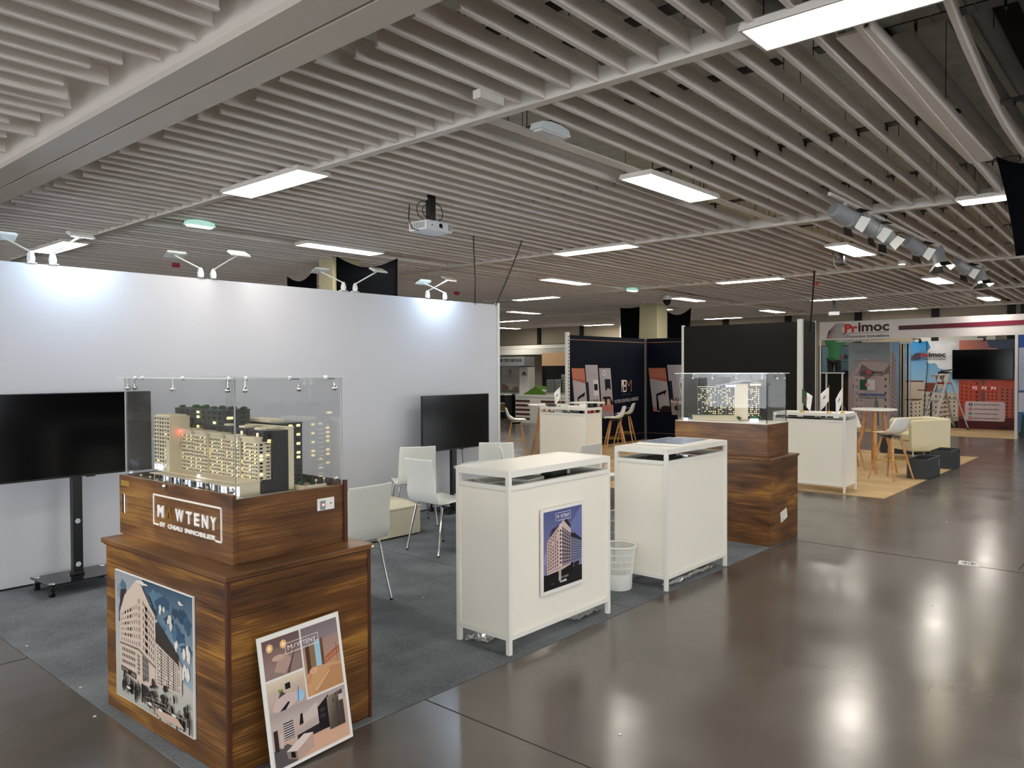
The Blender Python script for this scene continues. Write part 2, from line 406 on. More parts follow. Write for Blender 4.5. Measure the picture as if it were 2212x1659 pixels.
for k in (0, 1, 2, 3, 6, 7): struct(B().box(X0+k*4.08+.35, X0+(k+1)*4.08, Y0-.06, Y0-.05, .5, 2.5).build('added_window_%d' % (k+1), 'glass'))  # more unseen openings added for frontal fill; closed bays avoid glass reflections
struct(B().box(X0, X1, Y1, Y1+.1, 0, 4).build('wall_left', 'wallroom'))
# far wall: pale blocks between dark pilasters above a white duct band
fwb = B().box(X1, X1+.1, Y0, Y1, 0, 4)
struct(fwb.build('wall_front', 'farwall'))
pl = B()
for y in (7.3, 5.25, 3.45, 3.15, 1.2, -1, 9.4, 11.5, 13.6): pl.box(X1-.12, X1-.001, y-.09, y+.09, 2.3, 4)
for y in (15.4, 17.4, 19.5, 21.75, 24): pl.box(X1-.12, X1-.001, y-.06, y+.06, 2.62, 4)
pl.box(X1-.14, X1-.001, 15.4, 26, 2.58, 2.64)
struct(pl.build('trim_2', 'dark'))
du = B(); du.box(X1-.6, X1-.001, 15.2, 26, 2.46, 2.60); du.box(X1-.9, X1-.001, 15.2, 26, 2.22, 2.44)
du.box(X1-.62, X1-.001, 14.6, 15.3, 2.22, 4)
struct(du.build('trim_3', 'white'))

# ---- ceiling: soffit, services, beam, rails, slats, clips
ceil = struct(B().box(X0, X1, Y0, Y1, 4.0, 4.1).build('ceiling', 'concrete_soffit'))
bm_ = B()
bm_.prism([(1.86, 3.19), (2.05, 3.19), (2.05, 3.205), (2.07, 3.205), (2.07, 3.19), (2.25, 3.19), (2.25, 3.215), (2.2, 3.22), (2.2, 4.0), (1.84, 4.0), (1.84, 3.21)], Y0, Y1)
bm_.build('beam', 'beam', ceil)
rails_x = (3.6, 8.45, 13.33, 18.2, 23.0)
for rx in rails_x:
    b = B(); b.box(rx-.035, rx+.035, Y0, Y1, 3.235, 3.245); b.box(rx-.035, rx-.027, Y0, Y1, 3.245, 3.33); b.box(rx+.027, rx+.035, Y0, Y1, 3.245, 3.33)
    b.build('rail', 'rail', ceil)
rows_y = (-1.5, 3.4, 8.32, 13.3, 18.3)
cells = [(X0, 1.74), (2.36, 3.56), (3.64, 8.40), (8.50, 13.28), (13.38, 18.15), (18.25, 22.9)]
for ry in rows_y:
    for ci, (a, c) in enumerate(cells):
        if ci in (0, 1): continue
        B().box(a, c, ry-.05, ry+.05, 3.262, 3.275).build('cross_strip', 'rail', ceil)
SK = .026
slats = []
def slat_geo(b, xa, xb, y, z, tilt=0, sag=0):
    n = 7 if sag else 2
    for q in range(n-1):
        ta, tb = q/(n-1), (q+1)/(n-1)
        def P(t):
            x = xa+(xb-xa)*t; yy = y+SK*(x-xa)+sag*sin(pi*t); return x, yy, z+tilt*(t-.5)
        (x_a, y_a, z_a), (x_b, y_b, z_b) = P(ta), P(tb)
        for y0, y1, z0, z1 in ((-.006, .006, .010, .112), (-.013, .013, 0, .010), (-.010, .010, .104, .114)):
            b.add([(x_a,y_a+y0,z_a+z0),(x_b,y_b+y0,z_b+z0),(x_b,y_b+y1,z_b+z0),(x_a,y_a+y1,z_a+z0),
                   (x_a,y_a+y0,z_a+z1),(x_b,y_b+y0,z_b+z1),(x_b,y_b+y1,z_b+z1),(x_a,y_a+y1,z_a+z1)],
                  [(3,2,1,0),(4,5,6,7),(0,1,5,4),(1,2,6,5),(2,3,7,6),(3,0,4,7)])
for ci, (a, c) in enumerate(cells):
    y = Y0+.1+.05*ci
    # on the far side of every rail the rows start on the same 19 cm pitch
    while y < Y1-.2:
        skip = any(abs(y+SK*2.4-ry) < .15 for ry in rows_y) and ci >= 2
        if not skip:
            xa, xb = a, c; z = HC+random.uniform(-.004, .004)
            if ci == 0: xb = c+random.choice((-.12, -.03, 0, .05, .07, .08))
            if ci == 1: xa = a+random.uniform(-.04, .1)
            if ci == 2 and 1.2 < y < 3.2: xa += random.uniform(0, .05)
            sag = 0
            if ci == 2 and y < 1.0:
                if int(round((y-Y0)/.19)) % 2: y += .19; continue
                if y > -.6: sag = .07
            d = hypot(max(xa, min(4, xb))-3, y-2)
            slats.append((d, xa, xb, y, z, random.uniform(-.012, .012), sag))
        y += .19
slats.sort(key=lambda s: s[0] + (0 if s[2] > 1.8 else 1.5) + (30 if s[3] < .2 or s[3] > 9 else 0))
for s in slats[:100]:
    b = B(); slat_geo(b, *s[1:]); b.build('slat', 'slat', ceil)
b = B()
for s in slats[100:]: slat_geo(b, *s[1:])
so = b.build('slat', 'slat', ceil); so['kind'] = 'stuff'
# black spline plates and hooks where the slats are clipped
hook = B(); 
for x in (2.88, 3.27, 4.22, 5.83, 7.42, 9.3, 10.9, 12.5, 14.3, 15.9, 17.4, -1.0, .6):
    y = -2.0
    while y < 13.5:
        if random.random() < .96:
            near = x < 13
            hook.box(x-.05, x+.05, y-.092, y+.092, 3.352, 3.358)
            hook.box(x-.014, x+.014, y-.024, y-.016, 3.315, 3.352)
            hook.add([(x-.004, y-.024, 3.315), (x+.004, y-.024, 3.315), (x+.004, y-.018, 3.285), (x-.004, y-.018, 3.285)], [(0,1,2,3)])
        y += .19
hk = hook.build('clip_plate', 'black', ceil); hk['kind'] = 'stuff'
# suspension wires
wb = B()
for i in range(90):
    x = random.uniform(2.4, 12); y = random.uniform(.3, 5); wb.bar((x, y, 3.36), (x, y, 4), .004, .004)
hg = wb.build('hanger_wire', 'black', ceil); hg['kind'] = 'stuff'
# services above the slats
def ribbed(name, pts, r, mt, lab):
    b = B(); rs = []; pp = []
    for i in range(len(pts)-1):
        p, q = Vector(pts[i]), Vector(pts[i+1]); n = max(2, int((q-p).length/.04))
        for k in range(n): pp.append(p.lerp(q, k/n)); rs.append(r*(1 if k % 2 else .96))
    b.tube(pp, rs, 14); return tag(b.build(name, mt, smooth=60), lab, 'duct')
ribbed('spiral_duct', [(4.75, 1.60, 3.72), (9.5, 1.72, 3.72), (13, 1.8, 3.72)], .11, 'duct', 'ribbed silver air duct running above the slats at upper right')
ribbed('flexible_duct', [(3.2, 2.35, 3.66), (3.9, 1.9, 3.62), (4.6, 1.2, 3.6)], .15, 'duct', 'fat flexible duct bend above the slats near the top light panel')
tag(B().box(4.8, 9, 1.22, 1.34, 3.42, 3.46).box(4.8, 9, 1.20, 1.36, 3.46, 3.6).build('cable_trunking', 'rail'), 'wide pale metal trunking lying lengthwise above the slats at upper right', 'trunking')
tag(B().box(3.9, 7.0, 1.14, 1.30, 3.262, 3.275).box(3.9, 7, 1.14, 1.15, 3.275, 3.33).box(3.9, 7, 1.29, 1.3, 3.275, 3.33).build('ceiling_strip_cover', 'slat'), 'flat wide beige cover strip filling one slat gap at upper right', 'ceiling strip')
t = thing('cable_tray', 'perforated dark cable tray high above the slats at the top right corner', 'cable tray', (0,0,0))
b = B(); b.box(4.5, 12, .2, .75, 3.78, 3.79); b.box(4.5, 12, .2, .21, 3.79, 3.86); b.box(4.5, 12, .74, .75, 3.79, 3.86); b.build('tray', 'tray', t)
b = B()
for i in range(120):
    for j in range(6): b.box(4.55+i*.06, 4.58+i*.06, .25+j*.08, .29+j*.08, 3.7785, 3.7795)
h = b.build('perforation', 'dark', t); h['kind'] = 'stuff'
for y0, zz, r in ((.95, 3.55, .03), (.85, 3.62, .05), (2.9, 3.7, .04)):
    tag(B().tube([(2.4, y0, zz), (6, y0+.02, zz-.01), (12, y0, zz)], r, 10).build('service_pipe', 'tray', smooth=60),
        {.95: 'thin grey pipe above the slats beside the wide trunking', .85: 'thick grey pipe above the slats near the cable tray', 2.9: 'grey pipe above the slats over the centre light'}[y0], 'pipe')
tag(B().box(5.2, 8.4, .1, 1.05, 3.9, 3.97).build('duct_box', 'dark'), 'dark rectangular duct box above the slats at the top right', 'duct')

# ---- ceiling light panels
lp0 = None
def panel(x, y, along, label):
    global lp0
    if lp0 is None:
        t = thing('ceiling_light', label, 'ceiling light', (x, y, 3.222), 0, 'slim light panels under the slatted ceiling')
        b = B(); b.box(-.605, .605, -.155, -.14, 0, .022); b.box(-.605, .605, .14, .155, 0, .022); b.box(-.605, -.59, -.14, .14, 0, .022); b.box(.59, .605, -.14, .14, 0, .022); b.box(-.6, .6, -.15, .15, .022, .04)
        b.build('frame', 'rail', t)
        B().box(-.59, .59, -.14, .14, .004, .012).build('diffuser', emat('panel_diffuser', '#fff8ec', LAMP), t); lp0 = t
    else: t = dup(lp0, (x, y, 3.222), 0, label)
    t.rotation_euler = (0, 0, R(90) if along == 'Y' else 0)
    return t
panel(3.6, 5.84, 'Y', 'bright ceiling light panel above the left of the white wall, nearest full panel')
panel(6.03, 3.40, 'X', 'bright ceiling light panel right of centre behind the grey emergency light')
panel(3.58, .98, 'Y', 'largest ceiling light panel at the top right, cut by the frame edge')
for x, y, a, l in (
    (8.42, 1.05, 'Y', 'ceiling light panel at the right edge beside the black fabric'),
    (8.45, 5.92, 'Y', 'ceiling light panel right of the projector above the hanging black cables'),
    (6.12, 8.32, 'X', 'ceiling light panel left of the projector above the black sail'),
    (3.6, 10.85, 'Y', 'ceiling light panel behind the lit arm lamp at the far left'),
    (8.45, 10.9, 'Y', 'ceiling light panel peeking out right of the black sail above the white wall'),
    (10.85, 3.40, 'X', 'ceiling light panel beside the row of spotlights, next to an empty projector mount'),
    (11.15, 8.45, 'X', 'short ceiling light panel just right of the hanging black cables'),
    (13.3, 5.93, 'Y', 'long ceiling light panel above the black partition, left of the red box'),
    (13.33, 10.95, 'Y', 'ceiling light panel beyond the end of the white wall, uppermost there'),
    (13.33, .95, 'Y', 'ceiling light panel beyond the right frame edge'),
    (15.7, 3.40, 'X', 'ceiling light panel under the spotlights on the right'),
    (15.95, 8.58, 'X', 'small ceiling light panel right of the ceiling camera above the pillar'),
    (16.4, 13.9, 'X', 'ceiling light panel second from the top beyond the end of the white wall'),
    (18.25, 6.0, 'Y', 'ceiling light panel behind the far projector above the black partition'),
    (18.2, 10.9, 'Y', 'small ceiling light seen left of the black sails on the far pillar'),
    (19.0, 16.6, 'Y', 'ceiling light panel third from the top beyond the end of the white wall'),
    (20.65, 3.42, 'X', 'ceiling light panel highest above the white fascia at far right'),
    (20.9, 8.65, 'X', 'small ceiling light panel above the right end of the black partition'),
    (22.6, 6.0, 'Y', 'ceiling light panel just above the white fascia with the burgundy stripe'),
    (22.7, 11.0, 'Y', 'ceiling light panel just above the black partition top'),
    (22.2, 19.6, 'X', 'lowest ceiling light panel over the far brown windows beyond the white wall'),
    (22.9, 15.9, 'Y', 'ceiling light panel above the navy booth wall'),
    (10.9, -1.5, 'X', 'added fill light panel outside the frame on the right'),  # this one and the rest below: unseen panels added to raise the brightness
    (6.0, -1.5, 'X', 'added fill light panel outside the frame near the camera'),
    (.55, 3.4, 'X', 'added fill light panel just above the top left of the frame'),
    (1.12, -1.5, 'X', 'added fill light panel behind the camera nearest the beam'),
    (-1.3, .98, 'Y', 'added fill light panel behind the camera crosswise'),
    (-1.3, 5.84, 'Y', 'added fill light panel left of the camera crosswise'),
    (1.12, 8.3, 'X', 'added fill light panel outside the frame beyond the white wall'),
        (3.6, -3.9, 'Y', 'added fill light panel outside the frame far right'),
    (-1.2, 9.0, 'X', 'added fill light panel outside the frame far left')):
    panel(x, y, a, l)

# ---- carpets, drain
tag(B().box(1.47, 7.33, 2.85, 6.64, 0, .005).build('grey_carpet', 'carpet'), 'dark grey felt carpet under the white booth', 'carpet')
b = B(); b.box(4.484, 4.490, 2.86, 6.63, .005, .0058); tag(b.build('carpet_seam', 'dark'), 'thin dark seam across the grey carpet behind the chairs', 'seam')
tag(B().box(10.33, 16.2, 2.83, 7.2, 0, .005).box(10.33, 15.53, 7.2, 9.46, 0, .005).box(8.9, 10.33, 5.2, 9.46, 0, .005).build('beige_carpet', 'beigecarpet'), 'beige felt carpet under the middle booths', 'carpet')
tag(B().box(20.8, 23.6, 2.9, 7.4, 0, .005).build('beige_carpet', 'beigecarpet'), 'beige felt carpet inside the far right booth', 'carpet')
t = thing('floor_drain', 'square steel floor drain on the concrete at the right', 'drain', (7.36, 1.35, 0), 8)
B().box(-.075, .075, -.075, .075, 0, .003).build('plate', 'alu_white', t)
b = B()
for i in range(12):
    a = 2*pi*i/12; b.bar((.02*cos(a), .02*sin(a), .0035), (.055*cos(a), .055*sin(a), .0035), .009, .001)
b.build('slot', 'black', t)['kind'] = 'stuff'
# crumbs of paper on the floor
for i, (x, y) in enumerate(((1.52, 5.2), (1.50, 4.3), (1.42, 3.9), (1.25, 3.35), (3.72, 4.12), (9.2, 1.9), (5.9, 1.3), (2.9, 1.9))):
    tag(B().box(-.006, .006, -.004, .004, 0, .003).build('paper_scrap', 'paper'), 'tiny white scrap of paper ' + ('on the left carpet edge, far one', 'on the left carpet edge, middle one', 'on the floor left of the nearest pedestal', 'on the floor before the watercolour poster', 'beside the chrome chair leg on the carpet', 'on the open floor before the beige carpet', 'on the open floor at right', 'on the floor right of the leaning poster')[i], 'scrap', 'scraps of paper on the floor').location = (x, y, .006 if i < 2 or i == 4 else .001)

# ---- white partition wall of the near booth
t = thing('partition_wall', 'long white partition wall behind the near booth', 'partition wall', (1.47, 6.64, 0))
for k in range(1): B().box(0, 5.83, 0, .05, 0.02, 2.475).build('panel', 'wallwhite', t)
B().box(5.83, 5.87, -.01, .06, 0, 2.49).box(5.845, 5.875, .0, .05, 0, 2.5).build('end_post', 'alu_white', t)
B().box(0, 5.83, .005, .045, 0, .02).build('base_shadow_gap', 'dark', t)

# ---- arm lamps on the wall top
def arm_lamp(x, side, lit, label, lean=.3):
    t = thing('arm_lamp', label, 'lamp', (x, 6.665, 2.475), 0, 'arm lamps clamped on the white wall top')
    s = -1 if side == 'front' else 1
    B().box(-.035, .035, -.035, .035, 0, .012).build('clamp', 'chrome', t, bev=.003)
    B().lathe([(.024, .012), (.03, .04), (.022, .08), (.01, .10)], 14).build('body', 'glassedge', t, smooth=50)
    tip = (.12 if lean > 0 else -.12, s*.24, .22)
    B().tube([(0, 0, .09), tip], .007, 8).build('arm', 'alu_white', t, smooth=40)
    hd = B(); hd.T = Matrix.Translation(Vector(tip)) @ Matrix.Rotation(s*R(-25), 4, 'X')
    hd.prism([(-.095, 0), (.095, 0), (.08, .018), (-.08, .018)], -.05, .05)
    hd.build('head', 'alu_white', t, bev=.003)
    if lit:
        e = B(); e.T = hd.T; e.box(-.08, .08, -.04, .04, -.003, -.0005); e.build('bulb_glass', emat('lamp_glow', '#e6f1ff', 30), t)
        p = hd.T @ Vector((0, 0, -.006))
        L = light('lamp_light', 'AREA', 5.2, tuple(p), None, .15, .08, (.55, .78, 1.0), parent=t)
        tgt = Vector((x, 6.64, 2.32)) - Vector((x, 6.665, 2.475))
        L.rotation_euler = (tgt-p).to_track_quat('-Z', 'Y').to_euler()
    else:
        e = B(); e.T = hd.T; e.box(-.08, .08, -.04, .04, -.003, -.0005); e.build('bulb_glass', 'glassedge', t)
    return t
arm_lamp(2.17, 'front', True, 'lit arm lamp on the wall top at the far left', .3)
arm_lamp(2.02, 'back', False, 'unlit arm lamp leaning back, leftmost on the wall top', -.3)
arm_lamp(3.49, 'front', False, 'unlit arm lamp leaning forward above the first television', .3)
arm_lamp(3.37, 'back', False, 'unlit arm lamp leaning back above the first television', -.3)
arm_lamp(5.08, 'front', False, 'unlit arm lamp leaning forward before the black sail', .3)
arm_lamp(4.93, 'back', False, 'unlit arm lamp leaning back before the pillar', -.3)
arm_lamp(6.12, 'front', True, 'lit arm lamp on the wall top nearest its right end', .3)
arm_lamp(6.40, 'back', False, 'unlit arm lamp leaning back nearest the wall end', -.3)

# ---- ceiling fittings
def emergency(x, y, z, lit, label, rz=0):
    t = thing('emergency_light', label, 'emergency light', (x, y, z), rz)
    B().prism([(-.16, 0), (.16, 0), (.14, .045), (.05, .06), (-.05, .06), (-.14, .045)], -.05, .05).build('housing', emat('green_glow', '#5fb8a0', .35) if lit else 'glassedge', t, bev=.006)
    B().box(-.13, .13, -.035, .035, -.012, 0).build('lens', emat('cold_tube', '#d8fff4', 9) if lit else 'tableglass', t)
    return t
emergency(4.0, 7.92, 3.19, True, 'glowing green emergency light above the white wall at left')
emergency(13.02, 8.23, 3.19, True, 'small glowing green emergency light right of the hanging cables')
emergency(3.98, 3.14, 3.19, False, 'unlit clear emergency light on the cross strip at centre')
t = thing('ceiling_box', 'small white box on the slat end left of the unlit emergency light', 'box', (3.3, 3.06, 3.2)); B().box(-.1, .1, -.03, .03, 0, .05).build('case', 'rail', t)
t = thing('round_spot', 'small bright round ceiling spot below the row of spotlights', 'spotlight', (12.57, 3.21, 3.2)); B().lathe([(.05, 0), (.06, .05)], 16).build('ring', 'alu_white', t); B().lathe([(.045, -.004), (.045, 0)], 16).build('lens', emat('spot_glow', '#eef4ff', 12), t)
def sounder(x, y, label):
    t = thing('alarm_sounder', label, 'alarm', (x, y, 3.10)); B().box(-.045, .045, -.03, .03, .02, .08).build('case', 'red', t, bev=.006); B().tube([(0,0,.09), (0,0,.27)], .006, 6).build('stem', 'alu_white', t)
sounder(5.1, 10.8, 'red alarm box beside the unlit lamp over the first television')
sounder(10.7, 10.8, 'red alarm box under the ceiling near the lit lamp at the wall end')
sounder(13.9, 4.96, 'red alarm box beside the thin black pole above the black partition')
def projector(x, y, z, rz, body, label, s=1.0):
    t = thing('projector', label, 'projector', (x, y, z), rz)
    if body:
        B().prism([(-.17, .005), (-.15, 0), (.15, 0), (.17, .005), (.17, .085), (.155, .095), (-.155, .095), (-.17, .085)], -.12, .12).build('housing', 'projwhite', t, bev=.008)
        b = B(); b.T = Matrix.Translation((0.0, -.12, .048)) @ Matrix.Rotation(R(90), 4, 'X')
        b.lathe([(.043, -.004), (.043, .012), (.030, .016)], 24); b.build('lens_ring', 'projwhite', t, smooth=40)
        b = B(); b.T = Matrix.Translation((0.0, -.12, .048)) @ Matrix.Rotation(R(90), 4, 'X'); b.lathe([(.024, .0165), (.018, .0175)], 20); b.build('lens', 'blackgloss', t)
        b = B(); [b.box(-.172, -.1698, -.10+i*.026, -.082+i*.026, .02, .075) for i in range(8)]; b.box(.11, .155, -.1215, -.1198, .02, .08); b.build('vent_grille', 'grey', t)
        b = B(); b.T = Matrix.Translation((-.095, -.12, .05)) @ Matrix.Rotation(R(90), 4, 'X'); b.lathe([(.007, 0), (.007, .002)], 10); b.build('sensor', 'black', t)
    top = HC-z+.05
    B().box(-.035, .035, -.03, .03, .095, top).box(-.08, .08, -.06, .06, .095, .11).build('mount', 'black', t)
    b = B()
    for cx, r in ((-.09, .085), (-.05, .055), (.07, .085)):
        b.tube([(cx+r*cos(2*pi*i/18), 0.0, .20+r*sin(2*pi*i/18)) for i in range(18)], .004, 6, closed=True)
    b.tube([(-.22, .05, .24), (-.25, .03, .1), (-.23, 0, .01), (-.17, -.02, 0)], .005, 6)
    b.build('cable', 'cable', t)
    return t
projector(4.98, 5.37, 2.94, 0, True, 'white projector hung from the slats at the centre, coiled black cables')
projector(19.3, 6.45, 2.92, 200, True, 'far white projector hung before a long light above the white fascia')
projector(11.15, 3.62, 3.0, 0, False, 'empty black projector mount with looped cable near the spotlights')
t = thing('dome_camera', 'dome security camera on the ceiling above the far pillar', 'camera', (14.8, 8.47, 3.02))
B().lathe([(.10, .12), (.10, .20), (.04, .25)], 20).build('housing', 'projwhite', t, smooth=40); B().lathe([(.02, 0), (.07, .04), (.095, .12)], 20).build('dome', 'blackgloss', t, smooth=60)
for (x, y, zt, x2, y2, zb, lab) in ((6.69, 6.46, 3.3, 6.95, 6.70, 2.2, 'black cable dropping straight from the slats behind the wall end'), (7.36, 6.25, 3.3, 7.25, 6.72, 2.3, 'black cable slanting down from the slats behind the wall end, right one')):
    tag(B().tube([(x, y, zt), (x+(x2-x)*.1+.01, y+(y2-y)*.15, zt-.15), (x+(x2-x)*.5+.02, y+(y2-y)*.5, (zt+zb)/2), (x2, y2, zb)], .007, 6).build('hanging_cable', 'cable', smooth=60), lab, 'cable')
tag(B().tube([(12.75, 4.57, 3.3), (13.6, 4.95, 2.3)], .016, 6).build('hanging_pole', 'cable'), 'thin black pole hanging from the ceiling onto the black partition corner', 'pole')
# spotlights on the track, barn doors
tr = thing('light_track', 'pale lighting track under the slats carrying the spotlights', 'track', (7.2, 2.45, 3.22)); B().box(0, 7.4, -.015, .015, 0, .03).build('track', 'rail', tr)
def spot(x, aim, lit, label, k=1.0):
    t = thing('spotlight', label, 'spotlight', (x, 2.45, 3.22), 0, 'white spotlights with barn doors on the track')
    B().bar((0, 0, 0), (0, 0, -.09), .03, .03).build('stem', 'alu_white', t)
    ax = Vector(aim).normalized(); Q = Matrix.Translation((0, 0, -.12)) @ ax.to_track_quat('Z', 'Y').to_matrix().to_4x4()
    b = B(); b.T = Q; b.lathe([(.055, -.16), (.075, -.14), (.078, .06), (.085, .065), (.085, .10)], 24); b.build('barrel', 'spotgrey', t, smooth=40)
    b = B(); b.T = Q; b.lathe([(.068, .1005), (.06, .102)], 20); b.build('lens', emat('spot_lit', '#fff3d8', 40) if lit else 'blackgloss', t)
    for i in range(4):
        a = pi/2*i+.4; e = Vector((cos(a), sin(a), 0)); n = Vector((-sin(a), cos(a), 0)); b = B(); b.T = Q
        p = [e*.085-n*.06+Vector((0,0,.10)), e*.085+n*.06+Vector((0,0,.10)), e*.14+n*.075+Vector((0,0,.17)), e*.14-n*.075+Vector((0,0,.17))]
        b.quad(p); b.build('barn_door', 'black' if i % 2 else 'plastic', t, solid=.003)
    if lit: light('spot_light', 'SPOT', 12, tuple(Q @ Vector((0,0,.12))), tuple(Q @ Vector((0,0,2))), .05, spot=70, col=(1, .93, .8), parent=t)
spot(7.62, (.85, -.42, -.35), False, 'first spotlight of the row, nearest, with open black and white barn doors')
spot(8.35, (.75, -.5, -.45), False, 'second spotlight of the row, barn doors spread towards the camera')
spot(8.85, (.7, -.3, -.55), False, 'third spotlight of the row, close behind the second')
spot(10.15, (.85, -.35, -.35), False, 'fourth spotlight, middle of the row, pale barrel and black doors')
spot(11.35, (-.15, -.25, -.95), True, 'lit spotlight pointing down, fifth in the row')
spot(12.75, (.8, -.4, -.35), False, 'sixth spotlight of the row, unlit, black doors')
spot(14.1, (-.1, -.2, -.95), True, 'lit spotlight at the far end of the row')

# ---- pillars with black sails
def sail(name, a, b_, zt, zb, dip, inset, label, side=.0):
    """black cloth between two upper corners, curved top edge"""
    a = Vector(a); b_ = Vector(b_); rows = []
    for i in range(9):
        v = i/8; row = []
        for j in range(13):
            u = j/12; tz = zt-dip*sin(pi*u)-side*u
            z = tz+(zb-tz)*v; ins = inset*v*(1-v*.3)
            uu = u*(1-2*ins)+ins
            p = a.lerp(b_, uu); row.append((p.x, p.y+.06*sin(pi*u)*sin(pi*v), z))
        rows.append(row)
    return tag(B().surf(rows).build(name, 'blackfab', smooth=60, solid=.004), label, 'fabric sail', 'black fabric sails around the pillars')
for (x, y, l) in ((16.58, 9.77, 'square pale pillar behind the navy booth walls'), (6.62, 9.2, 'square pale pillar rising behind the white wall')):
    w_, d_ = (.5, .5) if x > 10 else (.5, .34)
    t = thing('pillar', l, 'pillar', (x, y, 0)); B().box(0, w_, 0, d_, 0, 4).build('shaft', 'pillar', t, bev=.004)
    t['kind'] = 'structure'
sail('pillar_sail', (6.66, 9.17, 0), (7.02, 8.25, 0), 3.28, 1.6, .14, .02, 'wide black fabric sail right of the pillar behind the white wall', .08)
sail('pillar_sail', (6.45, 10.1, 0), (6.60, 9.56, 0), 3.05, 1.6, .14, .05, 'narrow black fabric sail left of the pillar behind the white wall', -.12)
sail('pillar_sail', (16.60, 10.85, 0), (16.62, 10.29, 0), 3.2, 1.9, .02, .08, 'black fabric sail left of the far pillar', .0)
sail('pillar_sail', (17.2, 10.0, 0), (18.0, 9.6, 0), 3.22, 1.9, .2, .12, 'black fabric sail right of the far pillar')
sail('hanging_sail', (6.62, 1.06, 0), (6.5, .60, 0), 3.2, 2.45, .10, .42, 'black fabric hanging at the right edge of the ceiling')
# ================================================================== near booth
def post(b, x, y, z0, z1, w=.028): b.box(x, x+w, y, y+w, z0, z1)
def counter(loc, rz, L, D, H, label, shelf=True, panels='fblr', name='counter'):
    """front (long) face at local y=0 facing -Y, x from 0 to L"""
    t = thing(name, label, 'counter', loc, rz, 'white framed exhibition counters'); w_ = .028
    for x in (0, L-w_):
        for y in (0, D-w_): B().box(x, x+w_, y, y+w_, 0, H-.001).build('leg', 'white_frame', t, bev=.002)
    b = B(); b.box(w_, L-w_, w_, D-w_, H-.022, H-.002)
    b.box(w_, L-w_, 0, w_, H-.04, H-.0005); b.box(w_, L-w_, D-w_, D, H-.04, H-.0005); b.box(0, w_, w_, D-w_, H-.04, H-.0005); b.box(L-w_, L, w_, D-w_, H-.04, H-.0005)
    b.build('worktop', 'white_frame', t)
    def rail(z0, z1):
        b = B(); b.box(w_, L-w_, 0, w_, z0, z1); b.box(w_, L-w_, D-w_, D, z0, z1); b.box(0, w_, w_, D-w_, z0, z1); b.box(L-w_, L, w_, D-w_, z0, z1); return b
    rail(H-.113, H-.088).build('upper_rail', 'white_frame', t); rail(.085, .112).build('lower_rail', 'white_frame', t)
    zt, zb = H-.113, .112
    for q in panels:
        b = B()
        if q == 'f': b.box(w_, L-w_, .010, .020, zb, zt); b.box(w_, w_+.006, .004, .010, zb, zt); b.box(L-w_-.006, L-w_, .004, .010, zb, zt); b.box(w_, L-w_, .004, .010, zt-.006, zt); b.box(w_, L-w_, .004, .010, zb, zb+.006)
        if q == 'b': b.box(w_, L-w_, D-.020, D-.010, zb, zt)
        if q == 'l': b.box(.010, .020, w_, D-w_, zb, zt); b.box(.004, .010, w_, w_+.006, zb, zt); b.box(.004, .010, D-w_-.006, D-w_, zb, zt); b.box(.004, .010, w_, D-w_, zt-.006, zt); b.box(.004, .010, w_, D-w_, zb, zb+.006)
        if q == 'r': b.box(L-.020, L-.010, w_, D-w_, zb, zt)
        b.build('panel', 'panel_white', t)
    if shelf: B().box(.022, L-.022, .022, D-.022, H-.108, H-.102).build('glass_shelf', 'shelfglass', t)
    return t
c1 = counter((3.275, 2.895, .0051), 0, 1.03, .43, 1.062, 'white counter with a framed tower poster on its front', panels='flr')
c2 = counter((4.985, 2.855, .0051), 0, .99, .46, 1.05, 'white counter beside the waste basket, printed boards lying on top', panels='flr')
# items in and on the counters
def sheet(name, x, y, z, w_, d, h, rz, mt, label, cat, group=None, bev=0):
    o = B().box(-w_/2, w_/2, -d/2, d/2, 0, h).build(name, mt, bev=bev); o.location = (x, y, z); o.rotation_euler = (0, 0, R(rz)); tag(o, label, cat, group); return o
zs = 1.062-.102+.0051
sheet('leaflet_pile', 3.62, 3.06, zs, .21, .15, .018, 12, 'paper', 'pile of white leaflets on the glass shelf of the poster counter', 'leaflets')
sheet('leaflet_pile', 3.45, 3.2, zs, .16, .22, .01, -20, 'paper', 'lower pile of papers on the shelf of the poster counter, back left', 'leaflets')
sheet('box', 3.93, 3.10, zs, .20, .12, .028, 8, 'modeldark', 'flat dark green box on the shelf of the poster counter', 'box')
sheet('tissue_pack', 3.78, 3.13, zs, .12, .09, .035, 30, 'paper', 'crumpled white tissue pack between leaflets and green box', 'tissues')
sheet('folder', 5.22, 3.02, 1.05-.102+.0051, .28, .2, .016, 10, 'black', 'black folder on the shelf of the counter by the basket', 'folder')
# poster on counter 1 front
def board(name, W, H, label, cat, loc, rz, th=.010, edge='paper', rot=None):
    t = thing(name, label, cat, loc, rz, rot=rot)
    B().box(0, W, -th, 0, 0, H).build('backing', edge, t, bev=.0008)
    return t
t = board('poster', .425, .52, 'white framed poster of a tower at dusk on the counter front', 'poster', (3.556, 2.8949, .288), 0, .012)
c = Canvas(.00005); W, H = .425, .52
a, b_, x1_, y1_ = .018, .022, .405, .50
c.vgrad(a, b_, x1_, y1_, '#8d8bb0', '#4b5488')
c.clip = (a, b_, x1_, y1_)
for cx, cy, rx, ry in ((.05, .22, .05, .05), (.33, .30, .06, .02), (.1, .35, .05, .015)): c.cloud(cx, cy, rx, ry, '#8c92bb')
for k in range(2):
    pts = [(.46+.16*(1+.1*k)*cos(R(95+i*10))*1.1, .18+k*.09+.17*sin(R(95+i*10))) for i in range(9)]
    for i in range(8): c.line(*pts[i], *pts[i+1], .004, '#9aa0cc', same=i > 0)
